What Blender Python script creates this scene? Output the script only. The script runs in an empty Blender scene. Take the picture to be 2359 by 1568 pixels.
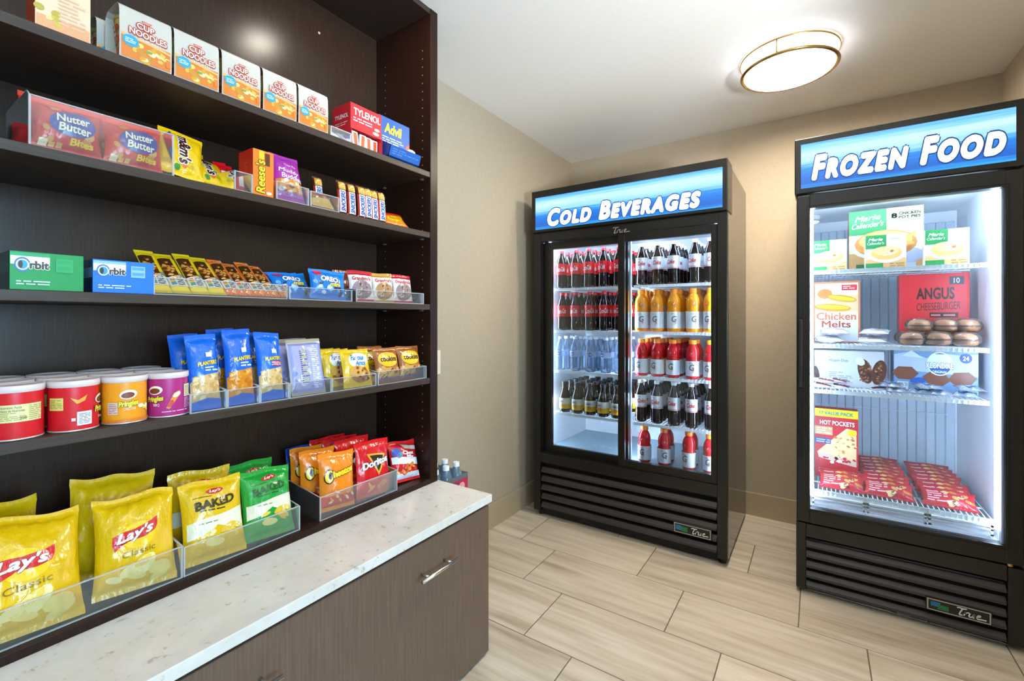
import bpy, bmesh, math, random
from mathutils import Vector, Matrix, noise
from mathutils.geometry import tessellate_polygon

R = math.radians
# ------------------------------------------------------------------ camera, world, light, exposure
F, CX, HV, YAW, EYE = 1052.0, 1179.5, 733.0, R(33.7), 1.22     # focal (px), centre column, horizon row, yaw, eye height
IMG_W, IMG_H = 2359, 1568
scene = bpy.context.scene
COL = scene.collection
cam_data = bpy.data.cameras.new('camera')
cam = bpy.data.objects.new('camera', cam_data)
COL.objects.link(cam)
cam.location = (0, 0, EYE)
cam.rotation_euler = (R(90), 0, YAW)
cam_data.sensor_width = 36.0
cam_data.lens = 36.0 * F / IMG_W
cam_data.shift_y = -(IMG_H / 2 - HV) / IMG_W
cam_data.clip_start = 0.02
scene.camera = cam

world = bpy.data.worlds.new('world')
scene.world = world
world.use_nodes = True
world.node_tree.nodes['Background'].inputs[0].default_value = (0.72, 0.86, 1.0, 1)
world.node_tree.nodes['Background'].inputs[1].default_value = 1.0

def area_light(name, loc, rot, sx, sy, power, color, shape='RECTANGLE', spread=180):
    l = bpy.data.lights.new(name, 'AREA')
    l.shape = shape; l.size = sx; l.size_y = sy; l.energy = power; l.color = color
    l.spread = R(spread)
    o = bpy.data.objects.new(name, l); COL.objects.link(o)
    o.location = loc; o.rotation_euler = rot
    return o
# daylight that falls through the lobby window
area_light('window_daylight', (3.42, -0.35, 1.45), (0, R(90), 0), 1.7, 2.0, 115, (0.46, 0.75, 1.0))

vs = scene.view_settings
vs.view_transform = 'Standard'; vs.look = 'None'; vs.gamma = 1.0; vs.use_curve_mapping = False
vs.exposure = 1.0
try:
    scene.cycles.transparent_max_bounces = 24
    scene.cycles.max_bounces = 8
except Exception:
    pass

UP_A, UP_B = 18, 5                 # power of the added uplighters out of frame, for ceiling brightness
C_, S_ = math.cos(YAW), math.sin(YAW)
def onx(u, v, X):                     # pixel -> (y, z) on the upright plane x = X
    l = (u - CX) / F; d = X / (C_ * l - S_)
    return d * (S_ * l + C_), EYE + (HV - v) / F * d
def ony(u, v, Y):                     # pixel -> (x, z) on the upright plane y = Y
    l = (u - CX) / F; d = Y / (S_ * l + C_)
    return d * (C_ * l - S_), EYE + (HV - v) / F * d

# ------------------------------------------------------------------ materials
MATS = {}
def lin(h):
    h = h.lstrip('#')
    o = []
    for i in (0, 2, 4):
        c = int(h[i:i+2], 16) / 255
        o.append(c / 12.92 if c <= 0.04045 else ((c + 0.055) / 1.055) ** 2.4)
    return (o[0], o[1], o[2], 1)
def base_mat(name):
    m = bpy.data.materials.new(name); m.use_nodes = True
    nt = m.node_tree
    return m, nt, nt.nodes['Principled BSDF']
def C(hexcol, rough=0.4, metal=0.0, spec=0.5, coat=0.0):
    key = (hexcol, rough, metal, spec, coat)
    if key in MATS: return MATS[key]
    m, nt, b = base_mat('plain_' + hexcol.lstrip('#'))
    b.inputs['Base Color'].default_value = lin(hexcol)
    b.inputs['Roughness'].default_value = rough
    b.inputs['Metallic'].default_value = metal
    b.inputs['Specular IOR Level'].default_value = spec
    b.inputs['Coat Weight'].default_value = coat
    MATS[key] = m
    return m
def film(hexcol, rough=0.2, metal=0.0, spec=0.6):
    """crinkled packaging film"""
    key = ('film', hexcol, rough, metal)
    if key in MATS: return MATS[key]
    m, nt, b = base_mat('film_' + hexcol.lstrip('#'))
    b.inputs['Base Color'].default_value = lin(hexcol)
    b.inputs['Roughness'].default_value = rough; b.inputs['Metallic'].default_value = metal
    b.inputs['Specular IOR Level'].default_value = spec
    n1 = noise_node(nt, tex_coord(nt, (1, 1, 0.55)), 52, 3, 0.5)
    bump(nt, b, n1, 0.55, 0.006)
    MATS[key] = m
    return m
def glow(name, hexcol, strength):
    m, nt, b = base_mat(name)
    b.inputs['Base Color'].default_value = lin(hexcol)
    b.inputs['Emission Color'].default_value = lin(hexcol)
    b.inputs['Emission Strength'].default_value = strength
    return m
def link(nt, a, b): nt.links.new(a, b)
def tex_coord(nt, scale=(1, 1, 1), kind='Object', rot=(0, 0, 0)):
    tc = nt.nodes.new('ShaderNodeTexCoord'); mp = nt.nodes.new('ShaderNodeMapping')
    mp.inputs['Scale'].default_value = scale
    mp.inputs['Rotation'].default_value = rot
    link(nt, tc.outputs[kind], mp.inputs['Vector'])
    return mp.outputs['Vector']
def noise_node(nt, vec, scale, detail=4, rough=0.55):
    n = nt.nodes.new('ShaderNodeTexNoise')
    n.inputs['Scale'].default_value = scale; n.inputs['Detail'].default_value = detail
    n.inputs['Roughness'].default_value = rough
    link(nt, vec, n.inputs['Vector'])
    return n.outputs['Fac']
def ramp(nt, fac, stops):
    r = nt.nodes.new('ShaderNodeValToRGB')
    e = r.color_ramp.elements
    while len(e) < len(stops): e.new(0.5)
    for i, (p, c) in enumerate(stops):
        e[i].position = p; e[i].color = lin(c) if isinstance(c, str) else c
    link(nt, fac, r.inputs['Fac'])
    return r.outputs['Color']
def bump(nt, b, fac, strength, dist=0.002):
    bn = nt.nodes.new('ShaderNodeBump')
    bn.inputs['Strength'].default_value = strength; bn.inputs['Distance'].default_value = dist
    link(nt, fac, bn.inputs['Height']); link(nt, bn.outputs['Normal'], b.inputs['Normal'])
def streaky(name, stops, scale, nscale, rough, bumpv=0.0, spec=0.5, kind='Object', obj_tint=0.0, detail=5):
    m, nt, b = base_mat(name)
    vec = tex_coord(nt, scale, kind)
    if obj_tint:
        oi = nt.nodes.new('ShaderNodeObjectInfo')
        ad = nt.nodes.new('ShaderNodeVectorMath'); ad.operation = 'MULTIPLY_ADD'
        cb = nt.nodes.new('ShaderNodeCombineXYZ')
        for k in range(3): link(nt, oi.outputs['Random'], cb.inputs[k])
        ad.inputs[1].default_value = (37, 91, 53)
        link(nt, cb.outputs[0], ad.inputs[0]); link(nt, vec, ad.inputs[2])
        vec = ad.outputs[0]
    f = noise_node(nt, vec, nscale, detail)
    col = ramp(nt, f, stops)
    if obj_tint:
        hs = nt.nodes.new('ShaderNodeHueSaturation')
        mr = nt.nodes.new('ShaderNodeMapRange')
        mr.inputs['To Min'].default_value = 1 - obj_tint; mr.inputs['To Max'].default_value = 1 + obj_tint * 0.5
        link(nt, oi.outputs['Random'], mr.inputs['Value']); link(nt, mr.outputs[0], hs.inputs['Value'])
        link(nt, col, hs.inputs['Color']); col = hs.outputs['Color']
    link(nt, col, b.inputs['Base Color'])
    b.inputs['Roughness'].default_value = rough
    b.inputs['Specular IOR Level'].default_value = spec
    if bumpv: bump(nt, b, f, bumpv)
    return m
def thin_clear(name, tint, haze=0.0, ior=1.45, rough=0.0, haze_col='#ffffff', gloss=1.0):
    """thin transparent sheet: see-through, Fresnel reflection, a little milky haze"""
    m = bpy.data.materials.new(name); m.use_nodes = True
    nt = m.node_tree; nt.nodes.clear()
    out = nt.nodes.new('ShaderNodeOutputMaterial')
    tr = nt.nodes.new('ShaderNodeBsdfTransparent'); tr.inputs[0].default_value = lin(tint)
    gl = nt.nodes.new('ShaderNodeBsdfGlossy'); gl.inputs['Roughness'].default_value = rough
    gl.inputs[0].default_value = (gloss, gloss, gloss, 1)
    fr = nt.nodes.new('ShaderNodeFresnel'); fr.inputs[0].default_value = ior
    mx = nt.nodes.new('ShaderNodeMixShader')
    link(nt, fr.outputs[0], mx.inputs[0]); link(nt, tr.outputs[0], mx.inputs[1]); link(nt, gl.outputs[0], mx.inputs[2])
    res = mx.outputs[0]
    if haze:
        df = nt.nodes.new('ShaderNodeBsdfDiffuse'); df.inputs[0].default_value = lin(haze_col)
        m2 = nt.nodes.new('ShaderNodeMixShader'); m2.inputs[0].default_value = haze
        link(nt, res, m2.inputs[1]); link(nt, df.outputs[0], m2.inputs[2]); res = m2.outputs[0]
    link(nt, res, out.inputs[0])
    return m

M_WALL = streaky('wall_paint', [(0.3, '#ada08b'), (0.7, '#b3a691')], (1, 1, 1), 60, 0.75, 0.05)
M_CEIL = streaky('ceiling_paint', [(0.3, '#efede9'), (0.7, '#f2f0ec')], (1, 1, 1), 80, 0.85, 0.04)
M_BASEB = C('#b3a286', 0.5)
M_TILE = streaky('wood_look_tile', [(0.25, '#a3927c'), (0.45, '#c6b8a3'), (0.62, '#d8ccba'), (0.8, '#ccbfab')],
                 (1.1, 13, 1), 1.7, 0.32, 0.06, obj_tint=0.10, detail=7)
M_GROUT = C('#6a5d4e', 0.8)
M_ESP = streaky('espresso_laminate', [(0.3, '#2b211c'), (0.7, '#382c25')], (60, 60, 2.5), 3, 0.34, 0.03)
M_ESPB = streaky('espresso_back_laminate', [(0.3, '#30221a'), (0.7, '#3b2a20')], (60, 60, 3), 5, 0.24, 0.012, spec=0.3)
M_SHELF = streaky('shelf_laminate', [(0.3, '#32271f'), (0.7, '#44352a')], (60, 2.5, 60), 3, 0.42, 0.03, spec=0.35)
M_ESPR = streaky('red_brown_laminate', [(0.3, '#24130d'), (0.7, '#2f1a12')], (60, 60, 2.5), 3, 0.34, 0.03, spec=0.18)
M_TAUPE = streaky('taupe_laminate', [(0.3, '#59463a'), (0.7, '#6b5647')], (40, 60, 2), 3, 0.42, 0.03)
M_STEEL = C('#d8d2c8', 0.25, 1.0)
M_BLACK = C('#15130f', 0.35)
M_BLACKG = C('#1c1814', 0.13, 0, 0.6)
M_BLACKM = C('#241f1b', 0.45)
M_DARK = C('#060606', 0.6)
M_WHITE = C('#eef2f5', 0.4)
M_LINER = C('#f0f5fb', 0.35)
M_WIRE = C('#f2f6fa', 0.3)
M_GLASS = thin_clear('door_glass', '#f4fafc', 0.0, 1.45)
M_ACRYL = thin_clear('clear_acrylic', '#f8f7f5', 0.03, 1.42, 0.05)
M_ACEDGE = thin_clear('acrylic_edge', '#ececec', 0.3, 1.45, 0.1)
M_WRAP = thin_clear('clear_wrap', '#fbfcff', 0.05, 1.5, 0.12)
M_PET = thin_clear('clear_plastic', '#e4f0fa', 0.10, 1.5, 0.05, '#cfe4f6')
M_LED = glow('cool_led', '#d4e6ff', 38)
def quartz():
    m, nt, b = base_mat('white_quartz')
    vec = tex_coord(nt, (1, 1, 1))
    f1 = noise_node(nt, vec, 46, 3, 0.6)
    f2 = noise_node(nt, vec, 6, 4, 0.6)
    c1 = ramp(nt, f1, [(0.0, '#b4ada3'), (0.30, '#bdb6ac'), (0.37, '#dedad4'), (1.0, '#e6e3de')])
    c2 = ramp(nt, f2, [(0.3, '#ffffff'), (0.7, '#f0eeea')])
    mx = nt.nodes.new('ShaderNodeMix'); mx.data_type = 'RGBA'; mx.blend_type = 'MULTIPLY'; mx.inputs[0].default_value = 1
    link(nt, c1, mx.inputs[6]); link(nt, c2, mx.inputs[7]); link(nt, mx.outputs[2], b.inputs['Base Color'])
    b.inputs['Roughness'].default_value = 0.16
    return m
M_QUARTZ = quartz()
def sign_print(name, seed, strength):
    """backlit print: pale streaked sky above, saturated blue water below"""
    m, nt, b = base_mat(name)
    vec = tex_coord(nt, (1, 1, 1), 'Generated')
    sep = nt.nodes.new('ShaderNodeSeparateXYZ'); link(nt, vec, sep.inputs[0])
    v2 = tex_coord(nt, (1.2, 1, 16), 'Generated')
    off = nt.nodes.new('ShaderNodeVectorMath'); off.inputs[1].default_value = (seed, seed, seed)
    link(nt, v2, off.inputs[0])
    n = noise_node(nt, off.outputs[0], 1.6, 4, 0.5)
    ma = nt.nodes.new('ShaderNodeMath'); ma.operation = 'MULTIPLY_ADD'
    ma.inputs[1].default_value = 0.30; link(nt, n, ma.inputs[0]); link(nt, sep.outputs['Z'], ma.inputs[2])
    mu = nt.nodes.new('ShaderNodeMath'); mu.operation = 'MULTIPLY'; mu.inputs[1].default_value = 0.77
    link(nt, ma.outputs[0], mu.inputs[0])
    col = ramp(nt, mu.outputs[0], [(0.10, '#2aa4f0'), (0.20, '#0558c0'), (0.38, '#0a6fd6'), (0.47, '#1f90e8'), (0.53, '#8fd0f6'),
                                   (0.70, '#c4eafb'), (0.82, '#7cc8f4'), (0.90, '#2b95e2')])
    b.inputs['Base Color'].default_value = (0.02, 0.04, 0.06, 1); link(nt, col, b.inputs['Emission Color'])
    b.inputs['Emission Strength'].default_value = strength
    b.inputs['Roughness'].default_value = 0.3
    return m

# ------------------------------------------------------------------ mesh helpers
class MB:
    def __init__(self): self.v = []; self.f = []; self.m = []; self.s = []; self.mats = []
    def mi(self, mat):
        if mat not in self.mats: self.mats.append(mat)
        return self.mats.index(mat)
    def add(self, verts, faces, mat, smooth=False):
        o = len(self.v); k = self.mi(mat)
        self.v += [tuple(p) for p in verts]
        for f in faces:
            self.f.append([i + o for i in f]); self.m.append(k); self.s.append(smooth)
        return self
    def bm(self, b, mat, smooth=False):
        b.verts.ensure_lookup_table(); b.verts.index_update()
        self.add([v.co[:] for v in b.verts], [[v.index for v in f.verts] for f in b.faces], mat, smooth)
        b.free(); return self
    def box(self, x0, x1, y0, y1, z0, z1, mat, bev=0.0, seg=2):
        if bev:
            b = bmesh.new(); bmesh.ops.create_cube(b, size=1)
            for v in b.verts:
                v.co = ((x0 + x1) / 2 + v.co.x * (x1 - x0), (y0 + y1) / 2 + v.co.y * (y1 - y0), (z0 + z1) / 2 + v.co.z * (z1 - z0))
            bmesh.ops.bevel(b, geom=b.edges[:], offset=bev, segments=seg, profile=0.5, affect='EDGES')
            return self.bm(b, mat)
        return self.add([(x0, y0, z0), (x1, y0, z0), (x1, y1, z0), (x0, y1, z0), (x0, y0, z1), (x1, y0, z1), (x1, y1, z1), (x0, y1, z1)],
                        [(0, 3, 2, 1), (4, 5, 6, 7), (0, 1, 5, 4), (1, 2, 6, 5), (2, 3, 7, 6), (3, 0, 4, 7)], mat)
    def lathe(self, prof, mat, n=20, c=(0, 0), smooth=True, cap=True):
        vs, fs = [], []
        for r, z in prof:
            for k in range(n):
                a = 2 * math.pi * k / n
                vs.append((c[0] + r * math.cos(a), c[1] + r * math.sin(a), z))
        for i in range(len(prof) - 1):
            for k in range(n):
                k2 = (k + 1) % n
                fs.append((i * n + k, i * n + k2, (i + 1) * n + k2, (i + 1) * n + k))
        self.add(vs, fs, mat, smooth)
        if cap:
            self.add(vs[:n], [tuple(range(n))[::-1]], mat); self.add(vs[-n:], [tuple(range(n))], mat)
        return self
    def tube(self, a, b, r, mat, n=8):
        a = Vector(a); b = Vector(b); d = (b - a).normalized()
        p = d.orthogonal().normalized(); q = d.cross(p)
        vs = [tuple(c + (p * math.cos(t) + q * math.sin(t)) * r) for c in (a, b) for t in [2 * math.pi * k / n for k in range(n)]]
        fs = [(k, (k + 1) % n, n + (k + 1) % n, n + k) for k in range(n)] + [tuple(range(n))[::-1], tuple(range(n, 2 * n))]
        return self.add(vs, fs, mat, True)
    def prism(self, pts, x0, x1, mat):          # polygon in (y, z) extruded along x
        n = len(pts)
        vs = [(x0, p[0], p[1]) for p in pts] + [(x1, p[0], p[1]) for p in pts]
        fs = [tuple(range(n)), tuple(range(n, 2 * n))[::-1]] + [(k, n + k, n + (k + 1) % n, (k + 1) % n) for k in range(n)]
        return self.add(vs, fs, mat)
    def mesh(self, name):
        me = bpy.data.meshes.new(name)
        me.from_pydata(self.v, [], self.f)
        for m in self.mats: me.materials.append(m)
        me.polygons.foreach_set('material_index', self.m)
        me.polygons.foreach_set('use_smooth', self.s)
        me.update(); me.validate()
        return me
def put(name, mesh, parent=None, loc=(0, 0, 0), rot=(0, 0, 0), label=None):
    o = bpy.data.objects.new(name, mesh); COL.objects.link(o)
    o.location = loc; o.rotation_euler = rot
    if parent: o.parent = parent
    if label: o['label'] = label
    return o
def tag(o, label, cat, group=None):
    o['label'] = label; o['category'] = cat
    if group: o['group'] = group
    return o
def thing(name, label, cat, group=None, loc=(0, 0, 0), rot=(0, 0, 0)):
    o = bpy.data.objects.new(name, None); COL.objects.link(o)
    o.empty_display_size = 0.05
    o.location = loc; o.rotation_euler = rot
    return tag(o, label, cat, group)
def place(kit, name, label, cat, group, loc, rot=(0, 0, 0)):
    """a thing made of the kit's parts (mesh data shared between alike things)"""
    t = thing(name, label, cat, group, loc, rot)
    for pn, me, subs in kit:
        p = put(pn, me, t)
        for sn, sm in subs: put(sn, sm, p)
    return t
def struct(name, mesh, loc=(0, 0, 0), parent=None):
    o = put(name, mesh, parent, loc); o['kind'] = 'structure'
    return o

# ------------------------------------------------------------------ print: flat shapes and lettering laid on a surface
TXT = {}
def text_geo(s, shear=0.0, caps=False, space=1.0, res=4):
    key = (s, shear, caps, space, res)
    if key in TXT: return TXT[key]
    cu = bpy.data.curves.new('lettering', 'FONT')
    cu.body = s; cu.shear = shear; cu.resolution_u = res; cu.space_character = space
    cu.align_x = 'CENTER'
    cu.space_line = 0.8
    if caps:
        cu.small_caps_scale = 0.76
        for ch in cu.body_format: ch.use_small_caps = True
    o = bpy.data.objects.new('lettering', cu)
    me = bpy.data.meshes.new_from_object(o)
    vs = [(v.co.x, v.co.y) for v in me.vertices]; fs = [tuple(p.vertices) for p in me.polygons]
    bpy.data.objects.remove(o); bpy.data.curves.remove(cu); bpy.data.meshes.remove(me)
    x0 = min(v[0] for v in vs); x1 = max(v[0] for v in vs); y0 = min(v[1] for v in vs); y1 = max(v[1] for v in vs)
    TXT[key] = (vs, fs, (x0, x1, y0, y1))
    return TXT[key]
class Print:
    def __init__(self, matf=None): self.shapes = []; self.L = 0; self.k = 0; self.matf = matf or C
    def up(self): self.L += 1; self.k = 0; return self
    def raw(self, vs, fs, mat, dl=0):
        if isinstance(mat, str): mat = self.matf(mat)
        self.k += 1
        self.shapes.append((vs, fs, mat, self.L + dl, self.k)); return self
    def poly(self, pts, mat):
        tri = tessellate_polygon([[Vector((p[0], p[1], 0)) for p in pts]])
        return self.raw(list(pts), [tuple(t) for t in tri], mat)
    def rect(self, x0, x1, y0, y1, mat): return self.raw([(x0, y0), (x1, y0), (x1, y1), (x0, y1)], [(0, 1, 2, 3)], mat)
    def ell(self, cx, cy, rx, ry, mat, rot=0, n=20):
        a = R(rot); ca, sa = math.cos(a), math.sin(a)
        pts = []
        for k in range(n):
            t = 2 * math.pi * k / n; x = rx * math.cos(t); y = ry * math.sin(t)
            pts.append((cx + x * ca - y * sa, cy + x * sa + y * ca))
        return self.raw(pts, [tuple(range(n))], mat)
    def text(self, s, cx, cy, w, h, mat, shear=0.0, bold=0.0, rot=0, skew=0.0, outline=None, ow=0.05, caps=False, space=1.0, res=4):
        vs, fs, (x0, x1, y0, y1) = text_geo(s, shear, caps, space, res)
        sx = w / (x1 - x0 + 2 * bold); sy = h / (y1 - y0 + 2 * bold); mx = (x0 + x1) / 2; my = (y0 + y1) / 2
        a = R(rot); ca, sa = math.cos(a), math.sin(a)
        def go(bd, m, dl):
            # heavier strokes: the same letters set again around a small circle
            ring = [(0, 0)] if bd < 0.012 else [(bd * math.cos(t), bd * math.sin(t)) for t in [2 * math.pi * i / 8 for i in range(8)]]
            for dx, dy in ring:
                out = []
                for x, y in vs:
                    x = (x + dx - mx) * sx; y = (y + dy - my) * sy + skew * x
                    out.append((cx + x * ca - y * sa, cy + x * sa + y * ca))
                self.raw(out, fs, m, dl)
        if outline: go(bold + ow, outline, 0)
        go(bold, mat, 1)
        return self
    def lines(self, x0, x1, y0, y1, n, mat, seed=1):
        rnd = random.Random(seed); dy = (y1 - y0) / n
        for i in range(n):
            x = x0
            y = y0 + i * dy
            while x < x1 - dy:
                w = min(rnd.uniform(1.2, 4.5) * dy, x1 - x)
                self.rect(x, x + w, y + dy * 0.25, y + dy * 0.7, mat); x += w + dy * 0.6
                if rnd.random() < 0.08: break
        return self
    def blobs(self, seed, n, x0, x1, y0, y1, rx, ry, mats, ang=60):
        rnd = random.Random(seed)
        for i in range(n):
            q = rnd.uniform(0.6, 1.1)
            self.ell(rnd.uniform(x0, x1), rnd.uniform(y0, y1), rx * q, ry * q * rnd.uniform(0.7, 1.1), rnd.choice(mats), rnd.uniform(-ang, ang), 10)
        return self
    def mesh(self, name, mapf, grid=None, base=0.0006, step=0.00035, clip=None):
        mb = MB()
        for vs, fs, mat, L, k in self.shapes:
            o = base + L * step + min(k, 40) * 0.000006
            b = bmesh.new()
            bv = [b.verts.new((p[0], p[1], 0)) for p in vs]
            for f in fs:
                try: b.faces.new([bv[i] for i in f])
                except ValueError: pass
            xs = [p[0] for p in vs]; ys = [p[1] for p in vs]
            if clip:
                for pco, pno in (((clip[0], 0, 0), (-1, 0, 0)), ((clip[1], 0, 0), (1, 0, 0)), ((0, clip[2], 0), (0, -1, 0)), ((0, clip[3], 0), (0, 1, 0))):
                    bmesh.ops.bisect_plane(b, geom=b.verts[:] + b.edges[:] + b.faces[:], plane_co=pco, plane_no=pno, clear_outer=True)
            if grid:
                g = grid[0]
                if g:
                    for i in range(math.floor(min(xs) / g) + 1, math.ceil(max(xs) / g)):
                        bmesh.ops.bisect_plane(b, geom=b.verts[:] + b.edges[:] + b.faces[:], plane_co=(i * g, 0, 0), plane_no=(1, 0, 0))
                g = grid[1]
                if g:
                    for i in range(math.floor(min(ys) / g) + 1, math.ceil(max(ys) / g)):
                        bmesh.ops.bisect_plane(b, geom=b.verts[:] + b.edges[:] + b.faces[:], plane_co=(0, i * g, 0), plane_no=(0, 1, 0))
            for v in b.verts: v.co = mapf(v.co.x, v.co.y, o)
            if b.faces: mb.bm(b, mat, bool(grid))
            else: b.free()
        return mb.mesh(name)
def flat_front(u, v, o): return (u, -o, v)
def flat_left(w, d):
    return lambda u, v, o: (-w / 2 - o, d / 2 - u, v)
def flat_right(w, d):
    return lambda u, v, o: (w / 2 + o, d / 2 + u, v)
def flat_top(h): return lambda u, v, o: (u, v, h + o)
def around(r, cy=0.0): return lambda u, v, o: ((r + o) * math.sin(u / r), cy - (r + o) * math.cos(u / r), v)

# ------------------------------------------------------------------ kit builders
def bag_kit(w, h, t, mat, draw=None, seed=1, seal=0.011, puff=0.5, seal_mat=None, wr=1.0, edge=2.6, back_mat=None, curl=0.0, nu=22, nv=30, pinch=0.07):
    if isinstance(mat, str): mat = film(mat)
    seal_mat = seal_mat or mat; back_mat = back_mat or mat
    def prof(u, v):
        s = max(-1, min(1, u / (w / 2)))
        q = (v - seal) / (h - 2 * seal)
        if q <= 0 or q >= 1: return 0.0, s
        return (math.sin(math.pi * q) ** puff) * (1 - abs(s) ** edge) ** 0.62, s
    def pt(u, v, side, o=0.0):
        a, s = prof(u, v)
        q = max(0, min(1, (v - seal) / (h - 2 * seal)))
        tq = math.sin(math.pi * q) ** 0.6 if 0 < q < 1 else 0
        x = u * (1 - pinch * tq)
        nz = noise.noise(Vector((u * 26, v * 11, seed * 3.7 + side * 9))) * 0.5 + noise.noise(Vector((u * 60, v * 34, seed * 5.1 + side * 4))) * 0.3
        dseal = min(abs(v - seal), abs(h - seal - v))
        cr = math.sin(u * 230 + seed + 2.0 * noise.noise(Vector((u * 20, seed, 0)))) * math.exp(-dseal / 0.018) * 0.0016
        y = t / 2 * a + (nz * 0.006 * wr * min(1, a * 1.6) + cr * wr * min(1, a * 3 + 0.3))
        y = max(y, 0.0004)
        bend = curl * max(0, (v / h - 0.72)) ** 2 * 6
        zz = v + 0.006 * wr * noise.noise(Vector((u * 14, seed * 1.3, v > h / 2))) * (1 if v > h * 0.5 else 0.0) * (v / h)
        return (x, side * y - side * 0 + (-o if side < 0 else o) + bend * t, zz)
    mb = MB()
    vs, fs, fm = [], [], []
    us = [-w / 2 + w * i / nu for i in range(nu + 1)]
    vv = [0, seal * 0.5, seal] + [seal + (h - 2 * seal) * j / nv for j in range(1, nv)] + [h - seal, h - seal * 0.5, h]
    n = nu + 1
    for side in (-1, 1):
        o = len(vs)
        for v in vv:
            for u in us: vs.append(pt(u, v, side))
        for j in range(len(vv) - 1):
            for i in range(nu):
                q = (o + j * n + i, o + j * n + i + 1, o + (j + 1) * n + i + 1, o + (j + 1) * n + i)
                fs.append(q if side < 0 else q[::-1])
                fm.append(seal_mat if (vv[j + 1] <= seal * 1.01 or vv[j] >= h - seal * 1.01) else (mat if side < 0 else back_mat))
    for m in set(fm):
        mb.mi(m)
    mb.v = vs; mb.f = [list(f) for f in fs]; mb.m = [mb.mats.index(m) for m in fm]; mb.s = [True] * len(fs)
    kit = [('pouch', mb.mesh('pouch'), [])]
    if draw:
        p = Print(film); draw(p, w, h)
        kit.append(('front_print', p.mesh('front_print', lambda u, v, o: pt(u, v, -1, o), (w / nu / 1.0, h / nv), 0.0010, 0.0004, (-w * 0.493, w * 0.493, 0, h)), []))
    return kit
def box_kit(w, d, h, mat, draw=None, left=None, top=None, bev=0.0012, body='carton', right=None):
    if isinstance(mat, str): mat = C(mat, 0.45)
    kit = [(body, MB().box(-w / 2, w / 2, 0, d, 0, h, mat, bev).mesh(body), [])]
    for nm, fn, mp in (('front_print', draw, flat_front), ('side_print', left, flat_left(w, d)), ('top_print', top, flat_top(h)), ('side_print', right, flat_right(w, d))):
        if fn:
            p = Print(); fn(p, d if nm == 'side_print' else w, d if nm == 'top_print' else h)
            kit.append((nm, p.mesh(nm, mp), []))
    return kit
def bin_kit(L, D, hf, hb, slope=0.7):
    """clear acrylic tray: low front, higher back, sloping sides"""
    t = 0.0028
    f = MB().box(-L / 2, L / 2, 0, t, 0, hf, M_ACRYL)
    f.box(-L / 2, L / 2, -0.0004, t + 0.0004, hf - 0.0012, hf + 0.0010, M_ACEDGE)
    f.box(-L / 2, L / 2, -0.0004, t + 0.0004, -0.0002, 0.0022, M_ACEDGE)
    pts = [(t, 0), (D, 0), (D, hb), (D * (1 - slope), hb), (t, hf)]
    kit = [('front_panel', f.mesh('front_panel'), [])]
    for sgn in (-1, 1):
        x0 = sgn * (L / 2 - t) if sgn > 0 else -L / 2
        s = MB().prism(pts, x0, x0 + t, M_ACRYL)
        s.box(x0 - 0.0003, x0 + t + 0.0003, -0.0006, t + 0.0003, 0, hf, M_ACEDGE)
        for a, b in ((pts[4], pts[3]), (pts[3], pts[2])):
            s.tube((x0 + t / 2, a[0], a[1]), (x0 + t / 2, b[0], b[1]), 0.0016, M_ACEDGE, 4)
        kit.append(('side_panel', s.mesh('side_panel'), []))
    kit.append(('base_panel', MB().box(-L / 2 + t, L / 2 - t, t, D, 0, t * 0.6, M_ACRYL).mesh('base_panel'), []))
    kit.append(('back_panel', MB().box(-L / 2 + t, L / 2 - t, D - t, D, t, hb, M_ACRYL).mesh('back_panel'), []))
    return kit

# ------------------------------------------------------------------ room shell
XL, XR, YB, YF, CH = -1.58, 0.757, 3.19, -2.5, 2.42
LOB_X, RW_Y = 3.2, 1.0
struct('wall_left', MB().box(XL - 0.1, XL, YF, YB + 0.1, 0, CH, M_WALL).mesh('wall_left'))
struct('wall_back', MB().box(XL, XR + 0.12, YB, YB + 0.1, 0, CH, M_WALL).mesh('wall_back'))
struct('wall_right', MB().box(XR, XR + 0.12, RW_Y, YB, 0, CH, M_WALL).mesh('wall_right'))
struct('wall_return', MB().box(XR + 0.12, LOB_X + 0.1, RW_Y, RW_Y + 0.1, 0, CH, M_WALL).mesh('wall_return'))
struct('wall_front', MB().box(XL, LOB_X + 0.1, YF - 0.1, YF, 0, CH, M_WALL).mesh('wall_front'))
w = MB()
wy0, wy1, wz0, wz1 = -1.35, 0.65, 0.6, 2.3
w.box(LOB_X, LOB_X + 0.1, YF, wy0, 0, CH, M_WALL).box(LOB_X, LOB_X + 0.1, wy1, RW_Y, 0, CH, M_WALL)
w.box(LOB_X, LOB_X + 0.1, wy0, wy1, 0, wz0, M_WALL).box(LOB_X, LOB_X + 0.1, wy0, wy1, wz1, CH, M_WALL)
struct('wall_lobby', w.mesh('wall_lobby'))
f = MB()
for a, b in ((wy0, wy0 + 0.05), (wy1 - 0.05, wy1), (-0.375, -0.325)): f.box(LOB_X + 0.02, LOB_X + 0.07, a, b, wz0, wz1, M_WHITE)
for a, b in ((wz0, wz0 + 0.05), (wz1 - 0.05, wz1)): f.box(LOB_X + 0.02, LOB_X + 0.07, wy0 + 0.05, wy1 - 0.05, a, b, M_WHITE)
win = struct('window_1', f.mesh('window_1'))
for a, b in ((wy0 + 0.05, -0.375), (-0.325, wy1 - 0.05)):
    put('pane', MB().box(LOB_X + 0.042, LOB_X + 0.046, a, b, wz0 + 0.05, wz1 - 0.05, M_GLASS).mesh('pane'), win)
struct('ceiling', MB().box(XL - 0.1, LOB_X + 0.1, YF - 0.1, YB + 0.1, CH, CH + 0.08, M_CEIL).mesh('ceiling'))
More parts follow.
